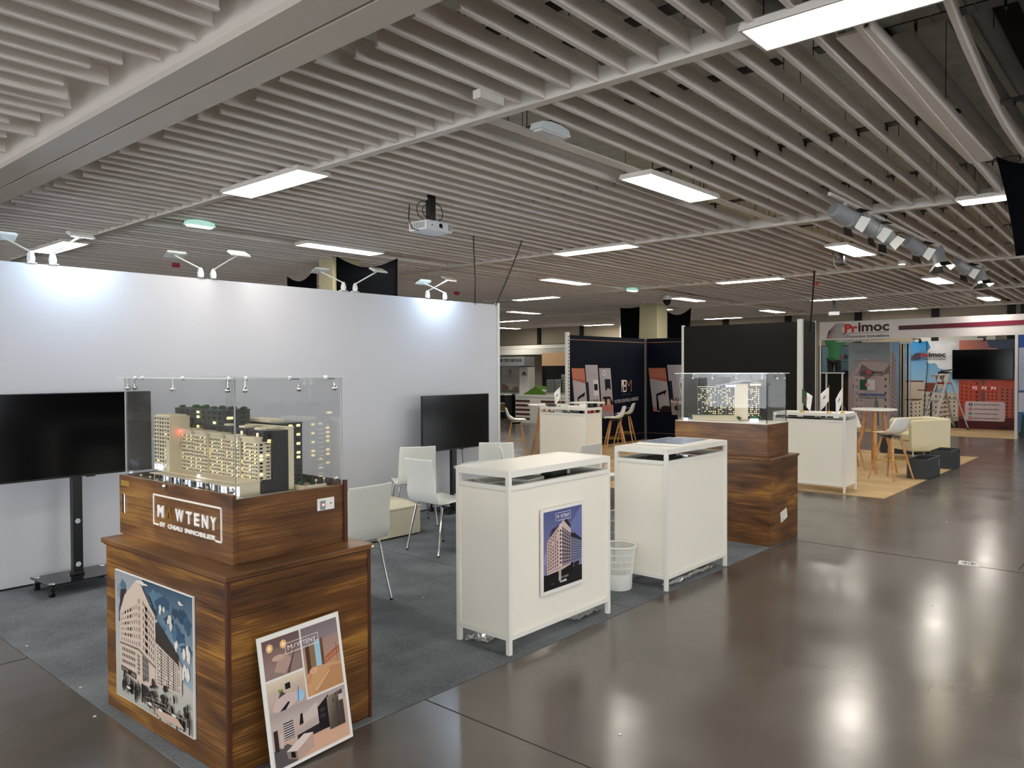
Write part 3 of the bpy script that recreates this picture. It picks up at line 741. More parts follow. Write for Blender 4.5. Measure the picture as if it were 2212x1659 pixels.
c.poly([(.29, .40), (.405, .50), (.405, .22), (.30, .26)], '#6c74a6')
c.rect(a, b_, x1_, .12, '#141014'); 
for i in range(26): c.ell(random.uniform(.02, .4), random.uniform(.10, .14), random.uniform(.01, .03), random.uniform(.01, .03), random.choice(('#17120f', '#221a16', '#0e0c10')), 8, .3)
Lf = [(.045, .13), (.19, .145), (.19, .415), (.045, .32)]; Rf = [(.19, .145), (.285, .15), (.285, .345), (.19, .415)]; Bk = [(.285, .15), (.398, .155), (.398, .28), (.285, .32)]
c.poly([(.045,.3), (.1,.39), (.15,.40), (.19,.415), (.045,.28)], '#3a3440')
c.facade(Bk, 7, 9, '#7a7b98', '#20222e', .55, .5, bal='#8b8aa4'); c.facade(Lf, 6, 10, '#c9aea8', '#5a4a50', .5, .55, bal='#b7a09c', skip=.1)
c.facade(Rf, 4, 10, '#8d7d86', '#2a2430', .6, .55, bal='#a99da3'); c.poly([(.165,.143), (.195,.145), (.195,.418), (.165,.405)], '#d8c3bb'); c.facade([(.168,.15), (.192,.15), (.192,.39), (.168,.385)], 1, 9, None, '#3c3038', .7, .6)
c.poly([(.19,.395), (.285,.335), (.285,.365), (.235,.425), (.2,.43)], '#c8b6b4'); c.poly([(.215,.425), (.245,.435), (.28,.39), (.28,.37)], '#17151c')
c.poly([(.045,.128), (.19,.143), (.285,.15), (.285,.142), (.19,.125), (.045,.118)], '#c8b4ae'); c.rect(.16, .06, .185, .13, '#b7a59f')
c.poly([(.285,.315), (.398,.275), (.398,.285), (.32,.335), (.285,.335)], '#191820')
c.frame(.13, .432, .285, .482, .003, '#d7d3e4'); c.text('M', .143, .446, .022, .022, '#f2f0f6', .005); c.text('WTENY', .18, .446, .092, .022, '#f2f0f6', .005); c.text('BY CHIALI IMMOBILIER', .15, .434, .11, .006, '#bdb9d0')
c.rect(.128, .430, .15, .4345, '#5f679a')
c.text('DAR EL BEIDA', .16, .072, .10, .013, '#c9c3c0'); c.text('ALGER', .172, .048, .07, .013, '#f4f2f0', .04); c.text('Promo', .09, .052, .025, .008, '#8a8482')
c.build('print', t, 'print_gloss', y=-.0123)

# waste basket
t = thing('waste_basket', 'white slotted plastic waste basket between the counters', 'waste basket', (4.845, 3.19, .005))
B().lathe([(.098, 0), (.102, .005), (.108, .12), (.104, .12), (.098, .008)], 40, cap=False).lathe([(.098, .002), (.001, .003)], 40, cap=False).build('base', 'plastic', t, smooth=40)
b = B()
for i in range(64):
    a_ = 2*pi*i/64; r0, r1 = .107, .128; b.bar((r0*cos(a_), r0*sin(a_), .118), (r1*cos(a_), r1*sin(a_), .318), .0055, .003)
b.build('slotted_side', 'plastic', t)['kind'] = 'stuff'
for z, r in ((.165, .1115), (.215, .117), (.265, .122)): B().tube([(r*cos(2*pi*i/40), r*sin(2*pi*i/40), z) for i in range(40)], .0035, 6, closed=True).build('band', 'plastic', t, smooth=60)
B().tube([(.131*cos(2*pi*i/40), .131*sin(2*pi*i/40), .322) for i in range(40)], .007, 8, closed=True).build('rim', 'plastic', t, smooth=60)

# crumpled clear film under the counters
def film(x, y, w_, d, label, rz):
    rows = []
    for i in range(13): rows.append([(-w_/2+w_*i/12+random.uniform(-.01,.01), -d/2+d*j/6+random.uniform(-.01,.01), .008+random.uniform(0, .022)) for j in range(7)])
    o = B().surf(rows).build('plastic_film', glass('crumpled_film', '#dfe6e6', .25, .9, .1, .2)); o.location = (x, y, 0); o.rotation_euler = (0, 0, R(rz)); tag(o, label, 'plastic film')
film(4.15, 3.05, .3, .16, 'crumpled clear film under the right legs of the poster counter', 0)
film(3.42, 3.22, .22, .16, 'crumpled clear film under the left legs of the poster counter', 10)
film(5.45, 2.93, .75, .05, 'strip of clear film on the carpet edge under the basket counter', 0)

# ---- display pedestal 1 + case 1
P1 = (1.53, 2.855); A1 = 1.6
t = thing('display_pedestal', 'dark walnut display pedestal nearest the camera, posters against it', 'pedestal', (*P1, .0), A1)
B().box(.018, .742, .018, 1.135, 0.006, .802).build('body', 'walnut', t, bev=.002)
B().box(.012, .03, .012, .03, .0, .802).build('corner_edging', 'walnut_edge', t, bev=.001); B().box(.735, .75, .012, .03, 0, .802).build('corner_edging', 'walnut_edge', t, bev=.001)
B().box(0, .758, 0, 1.15, .808, .832).build('top_board', 'walnut2', t, bev=.003)
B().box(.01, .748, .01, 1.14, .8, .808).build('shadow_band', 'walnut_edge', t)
B().box(.745, .7585, -.0006, .012, .813, .823).build('chipped_corner', 'paper', t)
# case box
ca, sa = cos(R(A1)), sin(R(A1))
CX, CY = P1[0]+.110*ca-.13*sa, P1[1]+.110*sa+.13*ca
t = thing('display_case', 'walnut display case with lit apartment model, nearest the camera', 'display case', (CX, CY, .832), A1)
LX, LY, HB = .60, 1.06, .295
B().box(0, .018, 0, LY, 0, HB).build('front_panel', 'walnut2', t, bev=.001)
B().box(.018, LX-.018, .012, .03, 0, HB-.022).build('side_panel', 'walnut2', t, bev=.001)
B().box(.018, LX-.018, LY-.018, LY, 0, HB).build('side_panel', 'walnut2', t); B().box(LX-.018, LX, .0, LY, 0, HB).build('back_panel', 'walnut_edge', t, bev=.001)
B().box(.018, LX-.018, .03, LY-.018, 0, .20).build('inner_deck', 'modelwhite', t)
g0, g1 = .0, .79
gz0 = HB-.022
for nm, bx in (('glass_pane', (.022, .027, .012, LY-.02)), ('glass_pane', (.022, LX-.02, .012, .017)), ('glass_pane', (LX-.025, LX-.02, .012, LY-.02)), ('glass_pane', (.022, LX-.02, LY-.025, LY-.02))):
    o = B().box(*bx, gz0, .782).build(nm, 'glass', t)
    b = B(); x0, x1, y0, y1 = bx; 
    for ex, ey in ((x0, y0), (x1-.004, y0), (x0, y1-.004), (x1-.004, y1-.004)): b.box(ex, ex+.004, ey, ey+.004, gz0, .782)
    b.build('polished_edge', 'glassedge', o)
o = B().box(0, LX+.012, -.01, LY+.012, .782, .787).build('glass_top', 'glass', t)
b = B(); b.box(0, LX+.012, -.01, -.0092, .782, .787); b.box(0, .0008, -.01, LY+.012, .782, .787); b.box(LX+.0112, LX+.012, -.01, LY+.012, .782, .787); b.box(0, LX+.012, LY+.0112, LY+.012, .782, .787); b.build('polished_edge', 'glassedge', o)
def clamp(t, x, y, z, dx, dy):
    b = B(); b.tube([(x, y, z), (x+dx, y+dy, z), (x+dx, y+dy, z-.035)], .003, 8); b.lathe([(.008, z-.004), (.009, z), (.009, z+.012), (.004, z+.013)], 12, 0, x, y); b.build('clamp', 'chrome', t, smooth=50)
    B().blob((x+dx, y+dy, z-.045), .0125, j=0, n=14, k=10).build('ball_clamp', 'chrome', t, smooth=80)
for (x, y, dx, dy) in ((.05, .10, -.018, -.02), (.10, .05, -.02, -.025), (.05, .50, -.022, .05), (.05, .98, -.02, .04), (.10, 1.01, -.03, .02), (.32, .05, .03, -.025), (.52, .05, .03, -.025), (.55, .10, .02, -.04)):
    clamp(t, x, y, .778, dx, dy)
for x, y in ((.035, .06), (.555, .03), (.035, 1.0), (.022, .59)):
    B().blob((x, y, .815 if 0 else (.305 if x != .022 else .270)), .0125, j=0, n=14, k=10).build('standoff', 'chrome', t, smooth=80)
B().box(-.0015, 0, LY-.11, LY-.02, .243, .270).build('hinge', 'brass', t)
b = B(); b.box(-.006, 0, LY-.066, LY-.040, .105, .205); o = b.build('pull_handle', 'chrome', t, bev=.003)
b = B(); b.T = Matrix.Translation((-.008, .571, .282)); b.blob((0,0,0), .011, j=0, n=12, k=8); b.build('lock_knob', 'chrome', t, smooth=80)
t2 = B().box(.432, .527, .006, .0119, .166, .222).build('switch_plate', 'plastic', t, bev=.002)
B().box(.446, .474, .003, .006, .170, .211).build('rocker', 'grey', t2); B().box(.455, .468, .0022, .003, .188, .197).build('indicator', emat('red_glow', '#ff3b30', 1.2), t2)
b = B(); b.T = Matrix.Translation((.505, .0045, .195)) @ Matrix.Rotation(R(90), 4, 'X'); b.cyl(0, 0, 0, .0015, .0035, 10); b.build('socket_hole', 'black', t2)
# raised sign: MAWTENY / BY CHIALI IMMOBILIER on the long front; local frame turned to face -X
sg = bpy.data.objects.new('logo_sign', None); C.objects.link(sg); sg.parent = t; sg.location = (0, .693, .084); sg.rotation_euler = (0, 0, R(-90))
b = B(); fw_ = .007; SW, SH = .613, .152
b.box(0, SW, -.005, 0, SH-fw_, SH); b.box(0, fw_, -.005, 0, .006, SH); b.box(SW-fw_, SW, -.005, 0, 0, SH); b.box(0, .055, -.005, 0, .006, .006+fw_); b.box(SW-.05, SW, -.005, 0, 0, fw_)
b.build('sign_frame', 'paper', sg)
lw = [('M', .045, .066), ('W', .215, .085), ('T', .313, .055), ('E', .385, .050), ('N', .452, .058), ('Y', .524, .052)]
for ch, x, w_ in lw: letters('letter', ch, x, .048, w_*.88, .056, .006, 'paper', sg, .03)
b = B(); b.prism([(.128, .048), (.142, .048), (.155, .086), (.170, .048), (.186, .048), (.162, .104), (.150, .104)], -.006, 0); b.build('letter', 'gold', sg)['label'] = 'gold letter A without a crossbar'
xx = .063
for word, wx, ww in (('BY', .066, .052), ('CHIALI', .14, .135), ('IMMOBILIER', .30, .262)):
    letters('letters', word, wx, .004, ww, .020, .005, 'paper', sg, .03)

# model 1 in the case
def tower(par, x0, x1, y0, y1, z0, z1, mt, nx, ny, rows, name='tower', lit=.35, bal=None, faces='xy', winmat='win', roof=None, litm='lit'):
    o = B().box(x0, x1, y0, y1, z0, z1).box(x0-.003, x1+.003, y0-.003, y1+.003, z1, z1+.004).build(name, mt, par)
    wd, wl, bb = B(), B(), B()
    dz = (z1-z0)/rows
    for r in range(rows):
        z = z0+dz*(r+.22); h = dz*.5
        if 'y' in faces:     # columns on the -X face run along Y
            for i in range(ny):
                dy = (y1-y0)/ny; y = y0+dy*(i+.28); tgt = wl if (random.random() < lit and i % 3 == 1) else wd
                tgt.box(x0-.0012, x0, y, y+dy*.44, z, z+h)
                if bal and i % 3 == 1: bb.box(x0-.007, x0, y-dy*.12, y+dy*.56, z-.003, z+h*.4)
        if 'x' in faces:
            for i in range(nx):
                dx = (x1-x0)/nx; x = x0+dx*(i+.28); tgt = wl if random.random() < lit*.8 else wd
                tgt.box(x, x+dx*.44, y0-.0012, y0, z, z+h)
                if bal and i % 2 == 1: bb.box(x-dx*.12, x+dx*.56, y0-.007, y0, z-.003, z+h*.4)
    for b_, n, m_ in ((wd, 'dark_windows', winmat), (wl, 'lit_windows', litm), (bb, 'balconies', bal)):
        if b_.v: b_.build(n, m_, o)['kind'] = 'stuff'
    return o
def cone_tree(par, x, y, z, h=.045, r=.010): B().lathe([(.002, z), (.0025, z+.006), (r, z+.008), (r*.6, z+h*.5), (.0005, z+h)], 9).build('conifer', 'leaf', par)
def bush(par, x, y, z, r=.014):
    b = B(); b.lathe([(.0015, z), (.0015, z+r)], 5, 0, x, y); [b.blob((x+random.uniform(-.5,.5)*r, y+random.uniform(-.5,.5)*r, z+r*1.3+random.uniform(-.3,.3)*r), r*.75, n=7, k=4, j=.3) for _ in range(3)]
    b.build('tree', 'leaf', par)
t = thing('architectural_model', 'lit cream and black apartment block model inside the nearest glass case', 'architectural model', (1.66, 2.99, 1.07), A1); t.scale = (1, 1, .905)
# local coords: x 0..0.54, y 0..1.03 ; z from deck
B().box(.008, .555, .025, 1.02, -.008, .022).build('base_plate', 'modelground', t)
B().box(.30, .55, .45, 1.015, .022, .026).build('lawn', 'grass', t)
pod = B(); pod.box(.10, .20, .145, .86, .022, .085).box(.092, .205, .140, .90, .085, .090); pod.build('podium', 'modelwhite', t)
wl = B(); wd = B()
for i in range(26): (wl if i % 4 < 2 else wd).box(.0985, .10, .15+i*.027, .168+i*.027, .026, .060)
wl.build('lit_shopfronts', 'litblue', t)['kind'] = 'stuff'; wd.build('dark_shopfronts', 'win', t)['kind'] = 'stuff'
b = B(); [b.box(.062, .066, .15+i*.055, .154+i*.055, .022, .075) for i in range(14)]; b.box(.055, .10, .14, .9, .075, .080); b.build('pergola', 'modelwhite', t)['kind'] = 'stuff'
# cream block of five stepped bays
for k in range(5):
    y0 = .155+k*.132; z1 = .277+.004*k
    tower(t, .195-.006*(k % 2)-.006*k, .265, y0, y0+.126, .09, z1, 'modelwhite', 2, 9, 10, lit=.5, bal='modelwhite')
    B().box(.19-.006*k, .225, y0+.01, y0+.12, z1+.004, z1+.022).box(.18-.006*k, .225, y0+.005, y0+.12, z1+.022, z1+.028).build('penthouse', 'modelwhite', t)
    tower(t, .225, .30, y0, y0+.126, z1-.01, z1+.055, 'modelblack', 1, 4, 2, name='dark_storey', lit=.6)
    B().box(.23, .26, y0+.03, y0+.08, z1+.062, z1+.072).build('roof_slab', 'modelwhite', t)
o = B().box(.262, .345, .140, .80, .02, .335).box(.20, .262, .140, .152, .02, .09).box(.262, .272, .139, .140, .02, .335).build('black_end_wall', 'modelblack', t)
tower(t, .345, .372, .135, .75, .026, .345, 'modelwhite', 1, 8, 11, name='slender_slab', faces='', lit=.3)
tower(t, .400, .535, .30, .78, .030, .352, 'modelblack', 3, 8, 13, name='dark_tower', lit=.5, bal='modelwhite')
B().box(.42, .50, .40, .60, .356, .372).build('roof_slab', 'modelwhite', t)
[B().box(.285, .325, y_, y_+.05, .338, .350).build('roof_slab', 'modelwhite', t) for y_ in (.20, .36, .52, .66)]
# tall white tower and dark block behind
tower(t, .110, .215, .80, .96, .085, .385, 'modelwhite', 1, 6, 14, name='white_tower', faces='y', lit=.25, bal='modelwhite')
B().box(.105, .13, .795, .83, .02, .26).box(.10, .22, .79, .965, .255, .262).build('corner_column', 'modelwhite', t)
B().box(.115, .205, .81, .95, .389, .397).build('roof_slab', 'modelwhite', t)
B().box(.104, .1045, .86, .95, .09, .12).build('blue_sign', 'litblue', t)
tower(t, .225, .37, .50, .97, .03, .425, 'modeldark', 2, 9, 15, name='rear_block', lit=.35)
b = B(); [b.blob((.24+random.uniform(0, .1), .5+i*.04, .435), .018, n=7, k=4, j=.3, sq=.5) for i in range(12)]; b.build('roof_garden', 'leaf', t)
b = B(); [b.blob((.235+random.uniform(0, .02), .62+i*.05, .36-.01*i), .014, n=7, k=4, j=.3) for i in range(5)]; b.build('terrace_planting', 'leaf', t)
o = B().box(.150, .205, .78, .795, .30, .312).build('red_light', emat('model_red', '#ff2015', 3), t)
for (x, y) in ((.05, .32), (.055, .46), (.045, .60), (.05, .78), (.40, .12), (.50, .17)):
    b = B(); b.lathe([(.003, .022), (.003, .028), (.014, .030), (.008, .05), (.0005, .085)], 9, 0, x, y); b.build('conifer', 'leaf', t, smooth=60)
for (x, y) in ((.04, .25), (.045, .39), (.05, .53), (.04, .70), (.05, .87), (.045, .93), (.06, .98), (.44, .22), (.50, .24)): bush(t, x, y, .022)
for (x, y) in ((.03, .3), (.03, .5), (.03, .66), (.03, .84), (.035, .95), (.47, .10), (.53, .12)):
    b = B(); b.lathe([(.0012, .022), (.0012, .06)], 6, 0, x, y); b.blob((x, y, .063), .006, j=0, n=8, k=6); b.build('street_lamp', 'paper', t)
b = B(); b.box(.38, .50, .06, .063, .022, .048); b.box(.38, .383, .06, .20, .022, .048); b.build('fence', 'modelwhite', t)
B().blob((.395, .09, .035), .012, j=.2).build('red_umbrella', 'red', t); B().box(.42, .45, .075, .1, .022, .035).build('kiosk', mat('model_yellow', '#c9b93c', .6), t)
light('model_light', 'POINT', .035, (.06, .45, .10), size=.01, col=(.8, .88, 1), parent=t)
light('model_light', 'POINT', .05, (.08, .2, .06), size=.01, col=(.8, .88, 1), parent=t)

# watercolour poster on the pedestal front (faces -X)
W, H = .74, .605
t = board('poster', W, H, 'watercolour style poster of a pale corner tower on the nearest pedestal', 'poster', (P1[0]+.0168*cos(R(A1))-1.012*sin(R(A1)), P1[1]+1.012*cos(R(A1))+.0168*sin(R(A1)), .093), -90+A1, .010)
c = Canvas(.00005); c.clip = (.003, .003, W-.003, H-.003)
c.vgrad(.003, .003, W-.003, .25, '#a9a9a0', '#b9b4ac'); c.vgrad(.003, .25, W-.003, H-.003, '#b3b2b0', '#8f979e')
c.grad([(.35, .30), (W, .20), (W, H), (.28, H)], ('#7f97a8', '#93a3ad', '#3d5468', '#33495c'))
for i in range(34): c.ell(random.uniform(.36, .70), random.uniform(.30, .56), random.uniform(.02, .06), random.uniform(.012, .04), random.choice(('#3b566c', '#4a6a82', '#2f465a', '#56768c', '#33506a')), 12, .35)
for i in range(10): c.ell(random.uniform(.05, .15), random.uniform(.36, .55), random.uniform(.015, .035), random.uniform(.015, .04), random.choice(('#556b7d', '#7a8995', '#3f5569')), 10, .35)
for cx, cy, rx, ry in ((.47, .50, .035, .03), (.54, .46, .03, .04), (.42, .44, .012, .014), (.60, .36, .02, .03), (.69, .36, .04, .05), (.67, .27, .05, .05), (.50, .38, .02, .012), (.30, .585, .08, .012), (.64, .56, .04, .01)):
    c.cloud(cx, cy, rx, ry, random.choice(('#d6d0c8', '#c9c5c0', '#e0d8ce')), 5)
c.poly([(.06, .44), (.07, .52), (.12, .53), (.12, .45)], '#35302e')
Lq = [(.06, .13), (.245, .115), (.245, .505), (.06, .40)]; Rq = [(.275, .115), (.415, .13), (.415, .47), (.275, .535)]
c.poly([(.06,.13), (.245,.115), (.415,.13), (.415,.46), (.36,.50), (.28,.575), (.225,.585), (.11,.50), (.06,.41)], '#cbb9aa')
c.poly([(.33, .545), (.36, .54), (.415, .46), (.415, .48)], '#4b423e')
c.poly([(.405,.155), (.65,.17), (.65,.30), (.62,.315), (.405,.36)], '#a89c92')
c.facade([(.415,.15), (.645,.165), (.645,.285), (.415,.34)], 13, 12, '#c4b6aa', '#3a322f', .45, .55, skip=.12); c.facade([(.415,.15), (.645,.165), (.645,.285), (.415,.34)], 13, 12, None, '#2b2625', .7, .75, gap=(0,1,3,4,5,7,8,10,11,12))
c.poly([(.415,.345), (.615,.29), (.63,.27), (.62,.33), (.50,.40), (.43,.44)], '#39332f')
c.facade([(.06,.27), (.25,.268), (.25,.50), (.06,.41)], 8, 6, None, '#6d5c55', .3, .55); c.facade([(.10,.27), (.19,.268), (.19,.47), (.10,.43)], 3, 6, None, '#2b2624', .4, .5, skip=.2)
c.facade([(.285,.27), (.41,.235), (.41,.46), (.285,.53)], 6, 7, None, '#4a3f3b', .38, .55, bal='#a9988c'); c.facade([(.31,.262), (.35,.25), (.35,.485), (.31,.51)], 1, 7, None, '#171413', .6, .6)
c.facade([(.24,.275), (.28,.273), (.28,.53), (.24,.515)], 1, 7, None, '#b39f93', .8, .7); c.facade([(.243,.275), (.277,.273), (.277,.53), (.243,.515)], 1, 7, None, '#5b4d47', .1, .7)
c.poly([(.06,.262), (.25,.268), (.415,.222), (.415,.232), (.25,.278), (.06,.27)], '#77695f')
c.facade([(.07,.165), (.225,.17), (.225,.262), (.07,.258)], 8, 3, None, '#4a403c', .5, .55); c.facade([(.285,.14), (.35,.145), (.35,.25), (.285,.262)], 3, 4, '#8f8780', '#5f5a57', .8, .85); c.facade([(.235,.15), (.265,.15), (.265,.25), (.235,.26)], 2, 5, None, '#6f5f58', .7, .7)
c.facade([(.07,.135), (.225,.125), (.225,.155), (.07,.16)], 9, 1, '#453a36', '#9b928b', .5, .7)
for i in range(90):
    x = random.uniform(.07, .72); y = .13-.05*random.random()-(.02 if x > .3 else 0); c.rect(x, y-random.uniform(.02, .07), x+random.uniform(.003, .014), y, random.choice(('#1d1a1a', '#2e2827', '#463c38', '#121112')))
for i in range(30): c.ell(random.uniform(.1, .72), random.uniform(.06, .16), random.uniform(.006, .02), random.uniform(.006, .02), random.choice(('#1c1a1b', '#332b29', '#241f1f')), 8, .4)
for i in range(14): c.line(random.uniform(.2, .6), random.uniform(.02, .09), random.uniform(.3, .7), random.uniform(.02, .09), .002, random.choice(('#b89a8a', '#c7b9ac', '#8f8a84')))
c.poly([(.42, .05), (.62, .06), (.68, .03), (.45, .02)], '#c0a593')
for x, y in ((.16, .075), (.37, .055), (.47, .055), (.59, .065)): c.ell(x, y, .02, .006, '#dcd8d2', 10)
c.build('print', t, 'print_gloss', y=-.0103)
# leaning poster of interiors (faces -Y, top leans back on the pedestal)
W, H = .405, .555
leanx = math.degrees(math.asin(.075/H))
t = board('poster', W, H, 'leaning white bordered poster with four interior photographs', 'poster', (1.676, 2.772, .003), 0, .010, rot=(-R(leanx), R(-2.2), R(1)))
c = Canvas(.00005)
def photo(x0, y0, x1, y1, wall, floor_, ceil_):
    c.clip = (x0, y0, x1, y1); c.vgrad(x0, y0, x1, y1, floor_, wall); w_, h = x1-x0, y1-y0
    c.grad([(x0, y1-.28*h), (x1, y1-.22*h), (x1, y1), (x0, y1)], (wall, wall, ceil_, ceil_)); return w_, h
# top left bedroom
photo(.016, .375, .195, .535, '#6f5a58', '#9a8078', '#6a5354')
for x in (.05, .115): c.ell(x, .50, .016, .018, '#e2b57c'); c.ell(x, .50, .008, .009, '#fbe3b0')
c.poly([(.016,.375), (.10,.455), (.13,.46), (.195,.43), (.195,.375)], '#8f7973'); c.poly([(.06,.40), (.085,.45), (.12,.465), (.15,.43), (.11,.38)], '#b09388'); c.ell(.085, .452, .03, .012, '#c4a493'); c.poly([(.12,.38), (.165,.47), (.17,.47), (.13,.375)], '#5b4a4a')
# top right lounge
photo(.203, .245, .389, .535, '#8c7d80', '#c9976c', '#7b6f74')
c.rect(.215, .34, .235, .46, '#4f3a2c'); c.rect(.235, .34, .262, .46, '#8b6d4e'); c.rect(.262, .35, .29, .47, '#9cc3d6'); c.rect(.29, .35, .305, .47, '#6d4c36')
c.poly([(.203,.33), (.25,.36), (.389,.345), (.389,.245), (.203,.245)], '#c99a70'); c.poly([(.23,.25), (.33,.34), (.389,.33), (.389,.245)], '#b5875f'); c.poly([(.24,.262), (.32,.325), (.325,.32), (.25,.258)], '#d8ac83')
c.poly([(.203,.30), (.235,.36), (.245,.35), (.225,.30)], '#c28a62'); c.ell(.245, .345, .022, .014, '#d7a583'); c.poly([(.31,.355), (.385,.385), (.385,.415), (.31,.385)], '#a06045'); c.facade([(.31,.355), (.385,.385), (.385,.41), (.31,.38)], 6, 1, None, '#d08c66', .4, .7); c.rect(.37, .34, .372, .43, '#7a4130')
# small living room
photo(.016, .215, .195, .367, '#cbb9a6', '#b09c94', '#ddcdb6')
c.rect(.10, .315, .125, .34, '#1d1a1c'); c.cloud(.075, .315, .02, .012, '#7c8a44'); c.poly([(.03,.25), (.06,.30), (.12,.30), (.17,.28), (.14,.25), (.07,.225)], '#cdb4b0'); c.poly([(.06,.235), (.105,.265), (.115,.26), (.08,.225)], '#221b20'); c.poly([(.06,.29), (.08,.315), (.10,.30)], '#4c4450'); c.ell(.165, .27, .02, .025, '#9dc1e0'); c.line(.155,.25,.16,.31,.003,'#4a4248')
# kitchen
photo(.016, .016, .389, .237, '#bfb0aa', '#c7a08a', '#a99a9a')
c.poly([(.016,.016), (.016,.09), (.08,.10), (.20,.016)], '#5a5356'); c.poly([(.12,.016), (.22,.085), (.389,.07), (.389,.016)], '#d0a78e')
c.rect(.022, .085, .042, .17, '#2f2c30'); c.rect(.05, .09, .062, .15, '#c9bdb8'); c.rect(.07, .115, .118, .185, '#3c3638')
for i in range(7): c.rect(.07, .118+i*.0095, .118, .1225+i*.0095, '#c9c3c6', same=i > 0)
c.poly([(.16,.15), (.24,.16), (.24,.215), (.16,.18)], '#c8bab4'); c.poly([(.145,.15), (.165,.152), (.165,.195), (.155,.195)], '#1c181b'); c.poly([(.13,.12), (.25,.12), (.25,.15), (.13,.135)], '#b3a6a2'); c.poly([(.13,.085), (.27,.09), (.27,.125), (.13,.115)], '#2c2629')
c.poly([(.24,.09), (.30,.088), (.30,.225), (.24,.19)], '#211c1f'); c.rect(.25, .14, .275, .155, '#3c3538'); c.rect(.25, .165, .275, .18, '#3c3538')
c.grad([(.29,.075), (.372,.075), (.372,.225), (.29,.215)], ('#5c5049', '#3a3230', '#4d433d', '#8d8174')); c.rect(.336, .075, .338, .22, '#241e1d'); c.rect(.35, .18, .375, .205, '#cdb9b0'); c.line(.322,.185,.322,.2,.004,'#1a1515')
c.poly([(.07,.07), (.16,.11), (.205,.10), (.12,.055)], '#d8cbc4'); c.poly([(.12,.055), (.205,.10), (.205,.04), (.13,.016), (.12,.016)], '#b89d8f'); c.poly([(.07,.07), (.12,.055), (.12,.02), (.075,.04)], '#8b7a72'); c.poly([(.09,.062), (.11,.056), (.11,.03), (.09,.04)], '#1b1619')
c.clip = None
c.frame(.12, .455, .285, .50, .0022, '#e8e2e2'); c.text('M', .132, .470, .022, .018, '#f5f1f1', 0); c.text('/', .160, .470, .012, .018, '#f5f1f1', 0); c.text('WTENY', .176, .470, .096, .018, '#f5f1f1', 0); c.text('BY CHIALI IMMOBILIER', .145, .457, .12, .006, '#d9d2d2')
c.build('print', t, 'print_gloss', y=-.0103)

# ---- televisions on wheeled stands
def tv_stand(x, y, rz, zc, label, label2, cabl=False):
    t = thing('television_stand', label, 'television stand', (x, y, .005), rz)
    b = B()
    b.box(-.27, .27, -.20, .16, .088, .096); b.build('base_plate', 'blackgloss', t, bev=.002)
    for cx in (-.235, .235):
        for cy in (-.165, .125):
            q = B(); q.lathe([(.012, .05), (.012, .088)], 10, 0, cx, cy); q.box(cx-.012, cx+.012, cy-.012, cy+.012, .035, .055)
            cc = q.build('caster', 'black', t)
            for s_ in (-1, 1):
                q = B(); q.T = Matrix.Translation((cx+s_*.011, cy, .028)) @ Matrix.Rotation(R(90), 4, 'Y'); q.lathe([(.020, -.007), (.027, -.005), (.027, .005), (.020, .007)], 18); q.build('wheel', 'black', cc, smooth=40)
                q = B(); q.T = Matrix.Translation((cx+s_*.0185, cy, .028)) @ Matrix.Rotation(R(90), 4, 'Y'); q.lathe([(.013, -.001), (.013, .0015)], 14); q.build('hub', 'chrome', cc)
            B().lathe([(.024, .096), (.022, .100), (.01, .103)], 16, 0, cx, cy).build('cap', 'chrome', t, smooth=40)
    q = B(); q.box(-.036, .036, -.03, .02, .096, .88); o = q.build('pole', 'black', t, bev=.003)
    for z in (.175, .505):
        q = B(); q.T = Matrix.Translation((0, -.0305, z)) @ Matrix.Rotation(R(90), 4, 'X'); q.lathe([(.019, 0), (.019, .0008)], 20); q.build('cable_hole', 'wallwhite', t)
    B().box(-.043, .043, -.036, .026, .096, .115).build('pole_collar', 'black', t, bev=.004)
    B().box(-.031, .031, -.025, .015, .88, zc+.1).box(-.2, .2, -.04, -.025, zc-.12, zc+.12).build('upper_pole', 'black', t, bev=.002)
    v = thing('television', label2, 'television', (x, y, .005), rz)
    W, H = 1.10, .635
    B().box(-W/2, W/2, -.075, -.045, zc-H/2, zc+H/2).box(-.35, .35, -.045, -.038, zc-.2, zc+.15).build('housing', 'black', v, bev=.003)
    B().box(-W/2+.006, W/2-.006, -.0765, -.0745, zc-H/2+.014, zc+H/2-.006).build('screen', 'screen', v)
    B().box(.05, .11, -.08, -.06, zc-H/2-.008, zc-H/2).build('sensor_bar', 'black', v)
    if cabl: B().tube([(.12, -.03, zc-H/2), (.15, -.02, zc-.5), (.11, .0, zc-.8), (.06, .02, zc-1.0)], .004, 6).build('power_cable', 'cable', v, smooth=60)
    return t
tv_stand(2.205, 6.36, 2.0, 1.165, 'black wheeled stand of the television at the far left', 'large black television cut by the left frame edge')
tv_stand(6.30, 6.44, 1.0, 1.035, 'black wheeled stand of the television behind the chairs', 'black television near the right end of the white wall', True)

# ---- bench (ivory ottoman)
t = thing('bench', 'low ivory padded bench behind the white chairs', 'bench', (4.13, 5.78, .005), -1)
B().box(0, 1.05, 0, .50, .012, .275).build('body', 'creampouf', t, bev=.012, seg=3)
b = B(); rows = []
for i in range(15):
    u = i/14; rows.append([(u*1.05, v/10*.50, .278+.085*(1-abs(2*u-1)**6)*(1-abs(2*(v/10)-1)**4)**.7+.012) for v in range(11)])
b.surf(rows); b.box(0, 1.05, 0, .50, .276, .292); b.build('cushion', 'creampouf', t, smooth=50)
B().box(-.001, 1.051, -.001, .501, .2735, .277).build('seam', 'modelground', t)

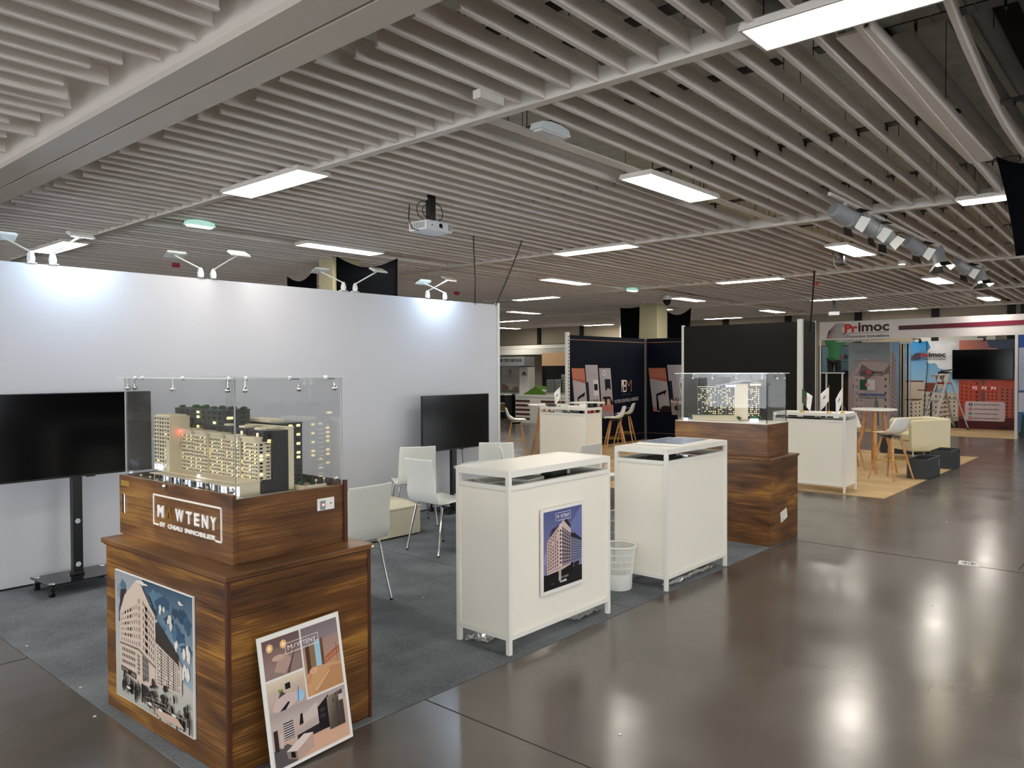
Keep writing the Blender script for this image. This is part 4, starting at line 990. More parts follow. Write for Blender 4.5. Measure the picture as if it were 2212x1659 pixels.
# ---- white bentwood chairs
def make_chair(label):
    t = thing('chair', label, 'chair', (0,0,.005), 0, 'white shell chairs around the glass table')
    # faces local -Y ; back at +Y
    prof = [(-.235, .435), (-.225, .452), (-.18, .462), (-.05, .455), (.08, .445), (.15, .445), (.195, .462), (.215, .50), (.228, .56), (.245, .66), (.266, .76), (.283, .838), (.286, .852)]
    rows = []
    for k, (y, z) in enumerate(prof):
        w_ = .205 if k < 7 else .205-.02*(k-6)/6
        rows.append([(w_*s, y+(.02*(s*s) if k > 8 else 0)*-1, z+(.012*s*s if k < 6 else 0)) for s in [i/6-1 for i in range(13)]])
    B().surf(rows).build('seat_shell', 'chairwhite', t, smooth=80, solid=.011, bev=.003, seg=2)
    for sx in (-1, 1):
        for fy, top in ((-.22, -.15), (.22, .13)):
            B().tube([(sx*.06, top, .43), (sx*.155, top, .43), (sx*.175, top+(.01 if top > 0 else -.01), .415), (sx*.215, fy, .012)], .0095, 10).build('leg', 'chrome', t, smooth=50)
            B().lathe([(.012, 0), (.012, .014)], 12, 0, sx*.2155, fy).build('foot_cap', 'black', t)
    B().tube([(-.06, -.15, .43), (-.06, .13, .43)], .009, 8).tube([(.06, -.15, .43), (.06, .13, .43)], .009, 8).build('seat_support', 'chrome', t, smooth=50)
    return t
ch = make_chair('white chair with its back to the camera, partly hidden by the nearest display case')
ch.location = (3.32, 4.47, .005); ch.rotation_euler = (0, 0, R(181))
chairs = [(4.84, 5.11, 88, 'white chair left of the poster counter, its curved seat and four chrome legs showing'),
          (5.45, 6.18, 150, 'white chair directly behind the most visible chair, its top rising above it'),
          (6.36, 5.78, 128, 'white chair beyond the glass table before the television'),
          (6.08, 5.12, 41, 'white chair seen edge-on at the right side of the glass table'),
          (6.66, 4.98, 180, 'white chair behind the poster counter, only its back top showing')]
for x, y, rz, l in chairs: dup(ch, (x, y, .005), rz, l)
# rotate convention: local -Y is the front; rz 90 -> faces +X
# ---- glass table
t = thing('glass_table', 'round white glass table behind the poster counter', 'table', (5.42, 4.86, .005))
B().lathe([(.41, .728), (.415, .732), (.415, .736), (.41, .74)], 56).build('tabletop', 'tableglass', t, smooth=40)
B().lathe([(.03, .03), (.03, .728)], 20).lathe([(.09, .72), (.09, .728)], 20).build('column', 'chrome', t, smooth=40)
B().lathe([(.24, 0), (.24, .012), (.05, .03)], 40).build('foot', 'chrome', t, smooth=30)
# ---- white side table with slats behind the basket counter
t = thing('side_table', 'white slatted side table glimpsed between the two near counters', 'side table', (5.12, 3.62, .005), 0)
B().box(0, .45, 0, .45, .70, .745).build('tabletop', 'white', t, bev=.003)
for x in (0, .41):
    for y in (0, .41): B().box(x, x+.04, y, y+.04, 0, .70).build('leg', 'white', t)
for z in (.42, .33, .23): B().box(.04, .41, .0, .02, z, z+.03).box(.04, .41, .43, .45, z, z+.03).build('rung', 'white', t)
# ---- printed boards on counter 2
zt = 1.05+.0052
def flatprint(x, y, z, W, D, rz, label, mode):
    t = thing('printed_board', label, 'printed board', (x, y, z), rz)
    B().box(0, W, 0, D, 0, .006).build('backing', 'paper', t)
    me_c = Canvas(.0002)
    if mode:
        me_c.rect(.01, .01, W-.01, D-.01, '#6f7f9b'); me_c.clip = (.01, .01, W-.01, D-.01)
        for i in range(16): me_c.ell(random.uniform(.05, W-.05), random.uniform(.05, D-.05), random.uniform(.01, .04), random.uniform(.008, .02), random.choice(('#9fb0c8', '#8597b3', '#b9c4d4')), 8, .3)
        o = me_c.build('print', t, 'print_gloss'); o.rotation_euler = (R(-90), 0, 0); o.location = (0, 0, .0063)
        pass
    return t
flatprint(5.22, 2.86, zt, .56, .40, 6, 'white board lying face down under the blue print', 0)
flatprint(5.27, 2.89, zt+.006, .55, .38, 3, 'blue printed board on top of the basket counter', 1)
# ================================================================== middle booths
# ---- pedestal 2 and its case
t = thing('display_pedestal', 'dark walnut display pedestal behind the two near counters, small sticker on it', 'pedestal', (6.85, 2.85, 0), 0)
B().box(0, .66, 0, 1.10, .004, .79).build('body', 'walnut', t, bev=.002)
B().box(-.012, .672, -.012, 1.11, .795, .815).build('top_board', 'walnut2', t, bev=.003)
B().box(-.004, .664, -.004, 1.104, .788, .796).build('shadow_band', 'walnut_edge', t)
o = thing('sticker', 'small white paper sticker on the far pedestal side', 'sticker', (7.075, 2.8493, .19)); c = Canvas(.0003)
c.poly([(.018, 0), (.175, .035), (.15, .13), (0, .10)], '#dcdad2')
for i in range(4): c.line(.03, .09-i*.016, .13, .112-i*.016, .002, '#a8a6a0')
c.line(.035, .02, .09, .032, .006, '#77756f'); c.build('print', o)
t = thing('display_case', 'walnut display case with a glass box over a lit tower model, behind the basket counter', 'display case', (6.98, 2.935, .815), 0)
B().box(0, .505, 0, .97, 0, .305).build('body', 'walnut2', t, bev=.002)
B().box(.004, .50, .004, .966, .305, .312).build('deck', 'panel_white', t)
LX, LY = .48, .95
for bx in ((.01, .015, .01, LY), (.01, LX, .01, .015), (LX-.005, LX, .01, LY), (.01, LX, LY-.005, LY)):
    o = B().box(*bx, .3125, .782).build('glass_pane', 'glass', t); b = B(); x0, x1, y0, y1 = bx
    for ex, ey in ((x0, y0), (x1-.005, y0), (x0, y1-.005), (x1-.005, y1-.005)): b.box(ex, ex+.005, ey, ey+.005, .3125, .782)
    b.build('polished_edge', 'glassedge', o)
o = B().box(-.01, LX+.03, -.01, LY+.02, .782, .787).build('glass_top', 'glass', t)
b = B(); b.box(-.01, LX+.03, -.0108, -.01, .781, .789); b.box(-.0108, -.01, -.01, LY+.02, .781, .789); b.box(LX+.03, LX+.0308, -.01, LY+.02, .781, .789); b.box(-.01, LX+.03, LY+.02, LY+.0208, .781, .789); b.build('polished_edge', 'glassedge', o)
for (x, y, dx, dy) in ((.04, .09, -.02, -.03), (.04, .30, -.02, .02), (.04, .55, -.02, .02), (.04, .76, -.02, .02), (.04, .88, -.02, .03), (.25, .04, .03, -.02), (.43, .04, .03, -.02)): clamp(t, x, y, .778, dx, dy)
t = thing('architectural_model', 'lit tower model with a white blank side and wavy roof inside the far glass case', 'architectural model', (7.075, 3.70, 1.1285), -64); t.scale = (1.35, 1, 1)
# local x runs to the right, front faces local -Y
B().box(-.04, .30, -.02, .14, 0, .055).build('podium', 'modelwhite', t); B().box(-.06, .26, -.035, .0, .055, .064).build('planted_ledge', 'modeldark', t)
def grid_tower(x0, x1, y0, y1, z0, z1, cols, rows, name):
    o = B().box(x0, x1, y0, y1, z0, z1).build(name, 'modelblack', t)
    wl, wf = B(), B(); dx = (x1-x0)/cols; dz = (z1-z0)/rows
    for i in range(cols):
        for r in range(rows):
            if random.random() < .5: wl.box(x0+dx*(i+.3), x0+dx*(i+.7), y0-.0015, y0, z0+dz*(r+.3), z0+dz*(r+.7))
    for i in range(0, cols+1, 2): wf.box(x0+dx*i-.0012, x0+dx*i+.0012, y0-.004, y0, z0, z1)
    for r in range(0, rows, 3): wf.box(x0+dx, x1-dx, y0-.004, y0, z0+dz*r-.001, z0+dz*r+.0015)
    wl.build('lit_windows', 'lit', o)['kind'] = 'stuff'; wf.build('facade_frame', 'grey', o)['kind'] = 'stuff'
grid_tower(.0, .135, .02, .10, .06, .325, 9, 14, 'tower'); grid_tower(.145, .265, .01, .10, .06, .345, 8, 15, 'tower')
B().box(.265, .36, .005, .10, .01, .365).build('blank_wall', 'modelwhite', t); grid_tower(.36, .44, .02, .10, .04, .34, 6, 15, 'tower')
b = B(); rows = []
for i in range(17):
    u = i/16; x = .13+u*.30; z = .372+.022*sin((u-.35)*4.2); rows.append([(x, -.01, z), (x, .11, z)])
b.surf(rows); b.build('wavy_roof', 'paper', t, solid=.004, smooth=60)
B().box(-.005, .14, 0, .11, .335, .339).build('flat_roof', 'paper', t)
B().box(.20, .275, .004, .0099, .335, .357).build('blue_sign', emat('blue_glow', '#5a5cff', 1.8), t)
B().box(.375, .45, .0, .10, .348, .366).build('gold_crown', emat('gold_glow', '#d79a3c', .5), t)
for (x, y, r) in ((-.05, -.01, .022), (-.07, .02, .018), (.42, -.05, .024), (.44, -.02, .02), (.39, -.04, .02), (.06, -.03, .012), (.30, -.04, .018)): 
    b = B(); [b.blob((x+random.uniform(-.6,.6)*r, y+random.uniform(-.6,.6)*r, r*.8+random.uniform(0,1.2)*r + (.05 if x == .06 else 0)), r*.6, n=7, k=4, j=.3) for _ in range(4)]; b.build('tree', 'leaf', t)
for x in (.37, .40, -.10): B().box(x, x+.03, -.10, -.075, 0, .026).build('lit_kiosk', 'litblue', t)
light('model_light', 'POINT', .06, (.40, -.13, .05), size=.01, col=(.8, .85, 1), parent=t)

# ---- small table flags
def table_flag(x, y, z, label, k=.30, design=None, face=0, flip=1, lean=.0):
    t = thing('table_flag', label, 'flag', (x, y, z), face)
    B().lathe([(.035, 0), (.034, .006), (.012, .018), (.006, .03)], 20).build('foot', 'brass', t, smooth=40)
    B().lathe([(.003, .02), (.003, k+.02)], 8).lathe([(.003, k+.02), (.006, k+.03), (.001, k+.045)], 8).build('mast', 'brass', t, smooth=40)
    rows = []; n = 10
    for i in range(n+1):
        u = i/n; row = []
        for j in range(7):
            v = j/6
            # hangs from the top of the mast and folds down to a point
            x_ = flip*(u*.135*(1-.15*v)); z_ = k+.015-v*.185-u*.10*(1+lean)-u*v*.03; y_ = .018*sin(u*5+v*2)*u
            row.append((x_, y_, z_))
        rows.append(row)
    f = B().surf(rows).build('cloth', 'flag', t, smooth=80, solid=.0015)
    if design: design(f, rows)
    return t
def patch(par, rows, i0, i1, j0, j1, mt, nm):
    sub = [[Vector(p)+Vector((0, -.0016, 0)) for p in r[j0:j1+1]] for r in rows[i0:i1+1]]
    sub2 = [[Vector(p)+Vector((0, .0016, 0)) for p in r[j0:j1+1]] for r in rows[i0:i1+1]]
    B().surf(sub).surf(sub2).build(nm, mt, par)
M['flaggreen'] = mat('flag_green', '#0c4a3a', .6); M['flagred'] = mat('flag_red', '#a81822', .6)
def algerian(par, rows):
    patch(par, rows, 0, 5, 0, 6, 'flaggreen', 'green_half')
    c_ = Vector(rows[5][3])
    for sg_ in (-.0025, .0025):
        pts = [(c_.x+.028*cos(R(a)), c_.y+sg_, c_.z+.028*sin(R(a))) for a in range(50, 311, 20)]+[(c_.x+.008+.023*cos(R(a)), c_.y+sg_, c_.z+.023*sin(R(a))) for a in range(310, 49, -20)]
        B().quad(pts).build('crescent', 'flagred', par)
        st = [(c_.x+.012+(.011 if i % 2 == 0 else .0045)*cos(R(90+36*i)), c_.y+sg_, c_.z+(.011 if i % 2 == 0 else .0045)*sin(R(90+36*i))) for i in range(10)]
        B().quad(st).build('star', 'flagred', par)
def logo1(par, rows):
    patch(par, rows, 4, 7, 2, 2+1, 'grey', 'emblem')

# ---- counter 4 with flags
c4 = counter((10.38, 4.285, .0051), -90, .965, .47, 1.045, 'white counter on the beige carpet with three small flags on top', panels='flr')
table_flag(10.50, 3.93, 1.051, 'Algerian table flag on the left of the flag counter', .30, algerian, -52, 1)
table_flag(10.47, 3.56, 1.051, 'white table flag with small emblem, its cloth hanging left, at the counter corner', .33, logo1, -52, -.9)
table_flag(10.53, 3.40, 1.051, 'white table flag nearest the counter corner, emblem on its cloth', .33, logo1, -52, -.75, .6)
sheet('laptop', 10.62, 3.95, 1.045-.102+.0052, .36, .25, .02, 80, 'black', 'black laptop on the shelf of the flag counter', 'laptop')
b = B(); rows = [[(.0+.012*sin(j*1.7), -.10+.20*j/8, 0-.17*i/6-.0) for j in range(9)] for i in range(7)]
o = B().surf(rows).build('white_cloth', 'flag', smooth=70, solid=.003); o.location = (10.864, 3.46, 1.06); tag(o, 'white cloth hanging over the end of the flag counter', 'cloth')
# ---- counter 3 with its clutter
c3 = counter((9.58, 7.80, .0051), -90, .92, .42, 1.045, 'pale counter in the middle distance with books and a small white flag on top', panels='flr')
table_flag(9.80, 7.55, 1.051, 'white table flag on the cluttered middle counter', .30, logo1, -50, -.75)
for (x, y, w_, d, h, rz, mt, lab, cat) in (
    (9.70, 7.02, .13, .10, .05, 20, 'paper', 'stack of booklets at the right end of the middle counter', 'booklets'),
    (9.86, 6.98, .16, .12, .06, 10, 'black', 'black box beside the booklets on the middle counter', 'box'),
    (9.68, 7.22, .20, .12, .025, -30, 'paper', 'rolled white paper lying on the middle counter', 'paper'),
    (9.66, 7.36, .10, .09, .05, 0, 'plastic', 'small white card box on the middle counter', 'box'),
    (9.75, 7.68, .18, .12, .04, 30, 'modeldark', 'stack of dark books left of the flag on the middle counter', 'books'),
    (9.88, 7.45, .22, .14, .012, 10, 'black', 'thin black folder lying flat on the middle counter', 'folder')):
    sheet('box' if cat == 'box' else cat, x, y, 1.0505, w_, d, h, rz, mt, lab, cat)
for (x, y, w_, d, h, mt, lab) in ((9.75, 7.5, .2, .14, .05, 'paper', 'white papers on the shelf of the middle counter'), (9.8, 7.2, .18, .12, .06, 'black', 'black bag on the shelf of the middle counter'), (9.78, 6.97, .12, .1, .06, 'red', 'orange red box on the shelf of the middle counter')):
    sheet('shelf_item', x, y, 1.045-.102+.0053, w_, d, h, 15, mt, lab, 'stored item')
b = B(); b.T = Matrix.Translation((9.74, 7.76, 1.0505)); [b.tube([(.05*cos(2*pi*i/16)*(1-.2*k), .02*k-.02, .035+.035*sin(2*pi*i/16)*(1-.2*k)) for i in range(16)], .004, 5, closed=True) for k in range(3)]
tag(b.build('wire_ornament', 'cable'), 'small dark wire ornament at the left end of the middle counter', 'ornament')

# ---- bar stools
def make_stool(label):
    t = thing('bar_stool', label, 'bar stool', (0,0,0), 0, 'white shell bar stools on wooden legs')
    # bucket shell facing local -Y
    prof = [(-.20, .672, .14, .000), (-.185, .690, .17, .004), (-.13, .682, .195, .016), (-.05, .668, .205, .030), (.03, .665, .205, .040), (.10, .678, .205, .055), (.15, .715, .205, .055), (.175, .77, .20, .045), (.19, .83, .185, .035), (.20, .88, .165, .025), (.207, .905, .14, .018), (.209, .915, .11, .012)]
    rows = []
    for k, (y, z, w_, c_) in enumerate(prof):
        r = []
        for i in range(13):
            s = i/6-1; e = abs(s)**2.6
            if k < 5: r.append((w_*s, y, z+c_*e))
            else: f = (k-5)/6; r.append((w_*s, y-c_*e*(.4+f), z+c_*e*(1-f)))
        rows.append(r)
    B().surf(rows).build('seat_shell', 'plastic', t, smooth=80, solid=.008)
    b = B(); b.box(-.11, .11, -.10, .10, .635, .645); b.bar((-.09, -.09, .62), (.09, .09, .62), .012, .03); b.bar((-.09, .09, .62), (.09, -.09, .62), .012, .03); b.build('under_frame', 'black', t)
    for sx in (-1, 1):
        for sy in (-1, 1):
            o = B().tube([(sx*.085, sy*.085, .638), (sx*.125, sy*.125, .43), (sx*.215, sy*.215, 0)], [.013, .018, .011], 10); o.build('leg', 'beech', t, smooth=50)
            B().tube([(sx*.072, sy*.072, .64), (sx*.10, sy*.10, .56)], .005, 6).build('bracket', 'black', t)
    q = .155
    for a_, b_ in (((-q,-q), (q,-q)), ((q,-q), (q,q)), ((q,q), (-q,q)), ((-q,q), (-q,-q))): B().tube([(*a_, .285), (*b_, .285)], .006, 8).build('footrest_bar', 'brass', t, smooth=50)
    return t
st = make_stool('bar stool nearest, before the small dark planter on the beige carpet')
st.location = (12.19, 3.25, .005); st.rotation_euler = (0, 0, R(158))
for x, y, rz, l in ((13.1, 4.15, -60, 'bar stool hidden behind the flag counter, only its legs showing'),
                    (11.10, 9.62, 41, 'leftmost bar stool, just beyond the white wall end'),
                    (11.62, 9.25, 125, 'bar stool half hidden behind the left side of the middle counter'),
                    (12.66, 8.40, -139, 'front bar stool right of the middle counter'),
                    (13.95, 9.0, -158, 'rear bar stool right of the middle counter before the navy wall')):
    dup(st, (x, y, .005 if not (x < 12) else 0), rz, l)
# ---- high round tables
def high_table(x, y, z0, label, H=1.0, r=.33):
    t = thing('bar_table', label, 'table', (x, y, z0), 0, 'high round white tables')
    B().lathe([(r-.006, H-.025), (r, H-.02), (r, H-.004), (r-.004, H)], 48).build('tabletop', 'plastic', t, smooth=40)
    for k in range(4):
        a = R(20+90*k); B().tube([(.13*cos(a), .13*sin(a), H-.025), (.16*cos(a), .16*sin(a), H-.35), (.33*cos(a), .33*sin(a), 0)], [.024, .03, .016], 10).build('leg', 'beech', t, smooth=50)
    return t
high_table(12.88, 3.68, .005, 'high round table beside the nearest bar stool')
high_table(10.56, 8.43, .0, 'high round table behind the left end of the middle counter', 1.03, .34)
high_table(11.60, 8.32, .005, 'high round table behind the right end of the middle counter', 1.03, .34)
# ---- armchair
t = thing('armchair', 'cream tub armchair behind the two small planters', 'armchair', (15.28, 3.62, .005), 224)
W = .74
for s_ in (-1, 1):
    b = B(); b.prism([(-.33, .16), (.36, .16), (.39, .70), (.36, .735), (-.30, .715), (-.345, .66)], s_*.37-(.10 if s_ > 0 else 0), s_*.37+(.10 if s_ < 0 else 0))
    for i, v in enumerate(b.v): b.v[i] = (v[1], v[0], v[2])
    b.build('arm', 'cream', t, bev=.035, seg=4)
b = B(); b.box(-.36, .36, .24, .40, .16, .745); b.build('backrest', 'cream', t, bev=.05, seg=4)
B().box(-.27, .27, -.33, .26, .16, .33).build('base', 'cream', t, bev=.02); B().box(-.265, .265, -.35, .26, .33, .475).build('seat_cushion', 'cream', t, bev=.045, seg=4)
for x in (-.31, .31):
    for y in (-.28, .30): B().tube([(x, y, .17), (x, y, 0)], .011, 8).build('leg', 'chrome', t)
# ---- planters
def planter(x0, x1, y0, y1, label, H=.29):
    t = thing('planter', label, 'planter', (x0, y0, .005), 0, 'dark grey planter boxes'); w_, d = x1-x0, y1-y0; k = .022
    b = B(); b.box(0, w_, 0, k, 0, H); b.box(0, w_, d-k, d, 0, H); b.box(0, k, k, d-k, 0, H); b.box(w_-k, w_, k, d-k, 0, H); b.build('box', 'planter', t, bev=.004)
    B().box(k, w_-k, k, d-k, .0, H-.10).build('inner_floor', 'soil', t)
    return t
p = planter(12.45, 13.20, 2.815, 3.10, 'dark grey planter box nearest the carpet corner, in front of the armchair'); B().box(.69, .70, -.001, 0, .12, .24).build('label_strip', 'paper', p)
p = planter(13.97, 14.60, 2.815, 3.12, 'dark grey planter box second along the carpet edge, right of the armchair'); B().box(.60, .61, -.001, 0, .16, .18).build('label_strip', 'paper', p)
planter(15.85, 16.15, 3.55, 4.42, 'long dark grey planter box behind the nearest bar stool and armchair')

# ---- navy booth (BM)
def canvas_navy(c, W, H, full):
    c.rect(0, 0, W, H, '#0c1120'); c.rect(.03, H-.095, W-.03, H-.085, '#b98a6e'); c.rect(.03, .16, W-.03, .168, '#9a7a68')
    def tile(x0, z0, x1, z1, sl, mode):
        q = [(x0+sl, z0), (x1+sl, z0), (x1, z1), (x0, z1)]
        f = lambda a, b: (q[0][0]+(q[1][0]-q[0][0])*a+(q[3][0]-q[0][0])*b, z0+(z1-z0)*b)
        P_ = lambda pts, col: c.poly([f(*p) for p in pts], col)
        c.poly([(q[0][0]-.02, z0-.02), (q[1][0]+.02, z0-.02), (q[2][0]+.02, z1+.02), (q[3][0]-.02, z1+.02)], '#05070d')
        c.grad(q, ('#a39a9c', '#b1a6a6', '#b5aeb4', '#a7a1aa'))
        if mode == 0:
            P_([(0,1), (1,1), (1,.68), (0,.76)], '#a5604f'); P_([(0,1), (1,1), (1,.76), (0,.80)], '#b4705c'); P_([(.22,0), (.38,.05), (.36,.36), (.75,.42), (.75,.36), (.9,.48), (.9,.50), (.7,.47), (.28,.40)], '#14151c')
            P_([(.3,.05), (.9,.14), (1,.12), (1,0), (.4,0)], '#2b2429'); P_([(0,0), (.25,.0), (.2,.08), (.05,.12)], '#b56a64'); c.ell(*f(.75, .09), .12, .05, '#2a2126', 14)
        if mode == 1:
            P_([(.55,.42), (.95,.42), (.95,.72), (.55,.72)], '#d6cfd2'); P_([(.6,.52), (.88,.52), (.88,.64), (.6,.64)], '#151a26'); P_([(0,.30), (.16,.30), (.16,.68), (0,.68)], '#1e2838')
            for a in range(6): c.line(*f(.1+.14*a, .78+.04*(a % 2)), *f(.24+.14*a, .84-.04*(a % 2)), .008, '#8b858c')
            P_([(0,.22), (1,.22), (1,.32), (0,.30)], '#c9b4ae'); 
            for a in range(6): P_([(.1+.14*a,.28), (.2+.14*a,.28), (.18+.14*a,.34), (.12+.14*a,.35)], '#5a4045')
            P_([(0,0), (1,0), (1,.22), (0,.24)], '#9b8f8f'); c.ell(*f(.5, .14), .17, .075, '#2a2428', 14); P_([(.3,0), (1,0), (1,.1), (.4,.08)], '#4a4448')
        if mode == 2:
            c.ell(*f(.42, .90), .075, .065, '#d8cbc8', 14); c.ell(*f(.42, .90), .045, .035, '#b7a5a3', 14); P_([(.42,.45), (.9,.45), (.9,.78), (.42,.78)], '#1b2424'); P_([(.42,.45), (.9,.45), (.9,.56), (.66,.60), (.42,.54)], '#a9a2a0')
            P_([(0,.30), (.2,.43), (.8,.43), (1,.30), (1,.2), (0,.2)], '#241c1f'); P_([(.05,.22), (.35,.22), (.28,.38), (.1,.38)], '#c79a8a'); P_([(.45,.24), (.8,.24), (.75,.38), (.5,.38)], '#c99c8b'); P_([(0,.13), (1,.13), (1,.26), (0,.26)], '#c07a70'); P_([(0,0), (1,0), (1,.13), (0,.15)], '#a6979b')
    if full:
        tile(.10, .66, .545, 1.665, .13, 0); tile(.57, .60, 1.02, 1.735, .13, 1); tile(1.06, .58, 1.50, 1.665, .13, 2)
        c.rect(1.93, 1.13, 2.02, 1.40, '#d9d6d0'); c.poly([(1.945, 1.13), (2.02, 1.13), (2.02, 1.36), (1.955, 1.22)], '#3a3d44')
        c.text('B', 2.0, 1.13, .15, .27, '#f2f0ec', -.01); c.text('M', 2.12, 1.13, .22, .27, '#c08a6c', -.02); c.text('PROMOTION', 1.95, 1.05, .36, .045, '#4a4b54')
        c.text('VOTRE NOUVELLE ADRESSE', 1.65, .885, .98, .075, '#cfcdd2', .0, rise=.045); c.ell(1.97, .765, .035, .045, '#c9c8cc', 14); c.text('bmpromotions.com', 2.03, .75, .34, .03, '#bdbcc4', .02)
    else:
        tile(.07, .66, .52, 1.665, .13, 0); tile(.56, .60, 1.05, 1.735, .13, 1); tile(1.1, .60, 1.5, 1.665, .13, 2)
def wall_print(loc, rz, W, H, label, fn, mt='print', name='booth_wall', cat='booth wall', th=.04, eps=.0004, back='black', z0=0):
    t = thing(name, label, cat, loc, rz)
    B().box(0, W, .002, th, z0, z0+H).build('panel', back, t)
    c = Canvas(eps); fn(c, W, H); c.build('print', t, mt, z=z0, y=.002); return t
wall_print((12.57, 9.465, 0), 0, 2.94, 2.345, 'navy booth wall with slanted interior photographs and gold lettering', lambda c, W, H: canvas_navy(c, W, H, True), 'print_black')
wall_print((15.53, 9.45, 0), -90, 1.9, 2.345, 'navy booth wall turning right behind the glass case, partly hidden', lambda c, W, H: canvas_navy(c, W, H, False), 'print_black')
t = thing('corner_post', 'silver corner post between the two navy walls', 'post', (15.51, 9.42, 0)); B().box(0, .035, 0, .035, 0, 2.35).build('post', 'alu', t)
t = thing('perforated_post', 'white perforated post at the left end of the navy wall', 'post', (12.47, 9.42, 0)); B().box(0, .075, 0, .06, 0, 2.40).build('post', 'alu_white', t)
b = B(); [b.box(.025, .05, -.001, 0, .05+i*.07, .085+i*.07) for i in range(33)]; b.build('slot', 'black', t)['kind'] = 'stuff'
# ---- black partition
t = thing('black_partition', 'tall black partition behind the walnut case, with silver corner post', 'partition', (13.45, 7.33, .0052), -90)
B().box(0, 2.22, .0, .04, 0.02, 2.46).build('panel', 'blackpanel', t); B().box(-.045, .0, -.01, .05, 0, 2.48).build('end_post', 'alu_white', t); B().box(2.22, 2.30, -.03, .05, 0, 2.50).build('corner_post', 'alu_white', t)
B().box(2.26, 2.30, .05, .62, 0.02, 2.48).build('side_panel', 'blackpanel', t); B().box(2.25, 2.305, .62, .64, 0, 2.49).build('edge_post', 'alu_white', t)
# ================================================================== far right booth (Primoc)
def logo(c, x, y, w, h, small=False, dark='#3a1016', red='#d0342c', bg=None):
    """striped building mark, name in red and dark letters, line and subtitle"""
    mk = w*.27
    if small: c.poly([(x, y+h*.1), (x+mk*.15, y+h*.55), (x+mk*.55, y+h*.95), (x+mk*1.15, y+h*.92), (x+mk*1.0, y+h*.15)], '#4a4450')
    else:
        for i in range(11):
            u = i/10; c.line(x+mk*(.02+.12*u), y+h*(.05+.48*u*.9), x+mk*.62, y+h*(.10+.85*u), h*.03*(1.2-.2*u), '#4a1218' if i > 3 else '#7a4a4a', same=i > 0)
            c.line(x+mk*.62, y+h*(.10+.85*u), x+mk*(1.02+(.10 if i > 7 else -.05 if i > 3 else .2)), y+h*(.115+.85*u), h*.03, '#2a1a1c', same=True)
    tx = x+mk*1.12; tw = w-mk*1.12
    c.text('Pr', tx, y+h*.40, tw*.30, h*.52, red, .05); c.text('imoc', tx+tw*.315, y+h*.42, tw*.685, h*.56, dark, .03)
    c.line(tx-mk*.1, y+h*.33, x+w, y+h*.35, h*.025, '#2a1a1c'); c.text('Promotion Immobiliere', tx+tw*.05, y+h*.06, tw*.95, h*.18, '#3a3234', .02)
    c.line(x+w*.895, y+h*.255, x+w*.91, y+h*.29, h*.02, '#3a3234')
t = thing('booth_fascia', 'white header board with company logo and burgundy stripe at far right', 'sign board', (20.8, 7.32, 0), -90)
B().box(0, 5.6, 0, .06, 2.385, 2.86).build('board', 'paper', t)
c = Canvas(.0015); c.rect(0, 2.386, 5.6, 2.859, '#d8d2d0'); logo(c, .17, 2.40, 1.55, .42); c.grad([(1.94, 2.585), (5.5, 2.62), (5.5, 2.73), (1.94, 2.692)], ('#3c0e1c', '#8a2440', '#8a2440', '#3c0e1c'))
c.build('print', t)
B().box(0, .02, -.005, .06, 0, 2.86).build('left_post', 'alu_white', t); B().box(4.395, 4.45, .0, .07, 0, 2.385).build('right_post', 'alu_white', t)
B().box(.45, 1.25, .10, .16, 2.33, 2.385).build('perforated_rail', 'alu_white', t)
b = B(); [b.box(.47+i*.06, .495+i*.06, .098, .0995, 2.345, 2.37) for i in range(13)]; b.build('rail_hole', 'black', t)['kind'] = 'stuff'
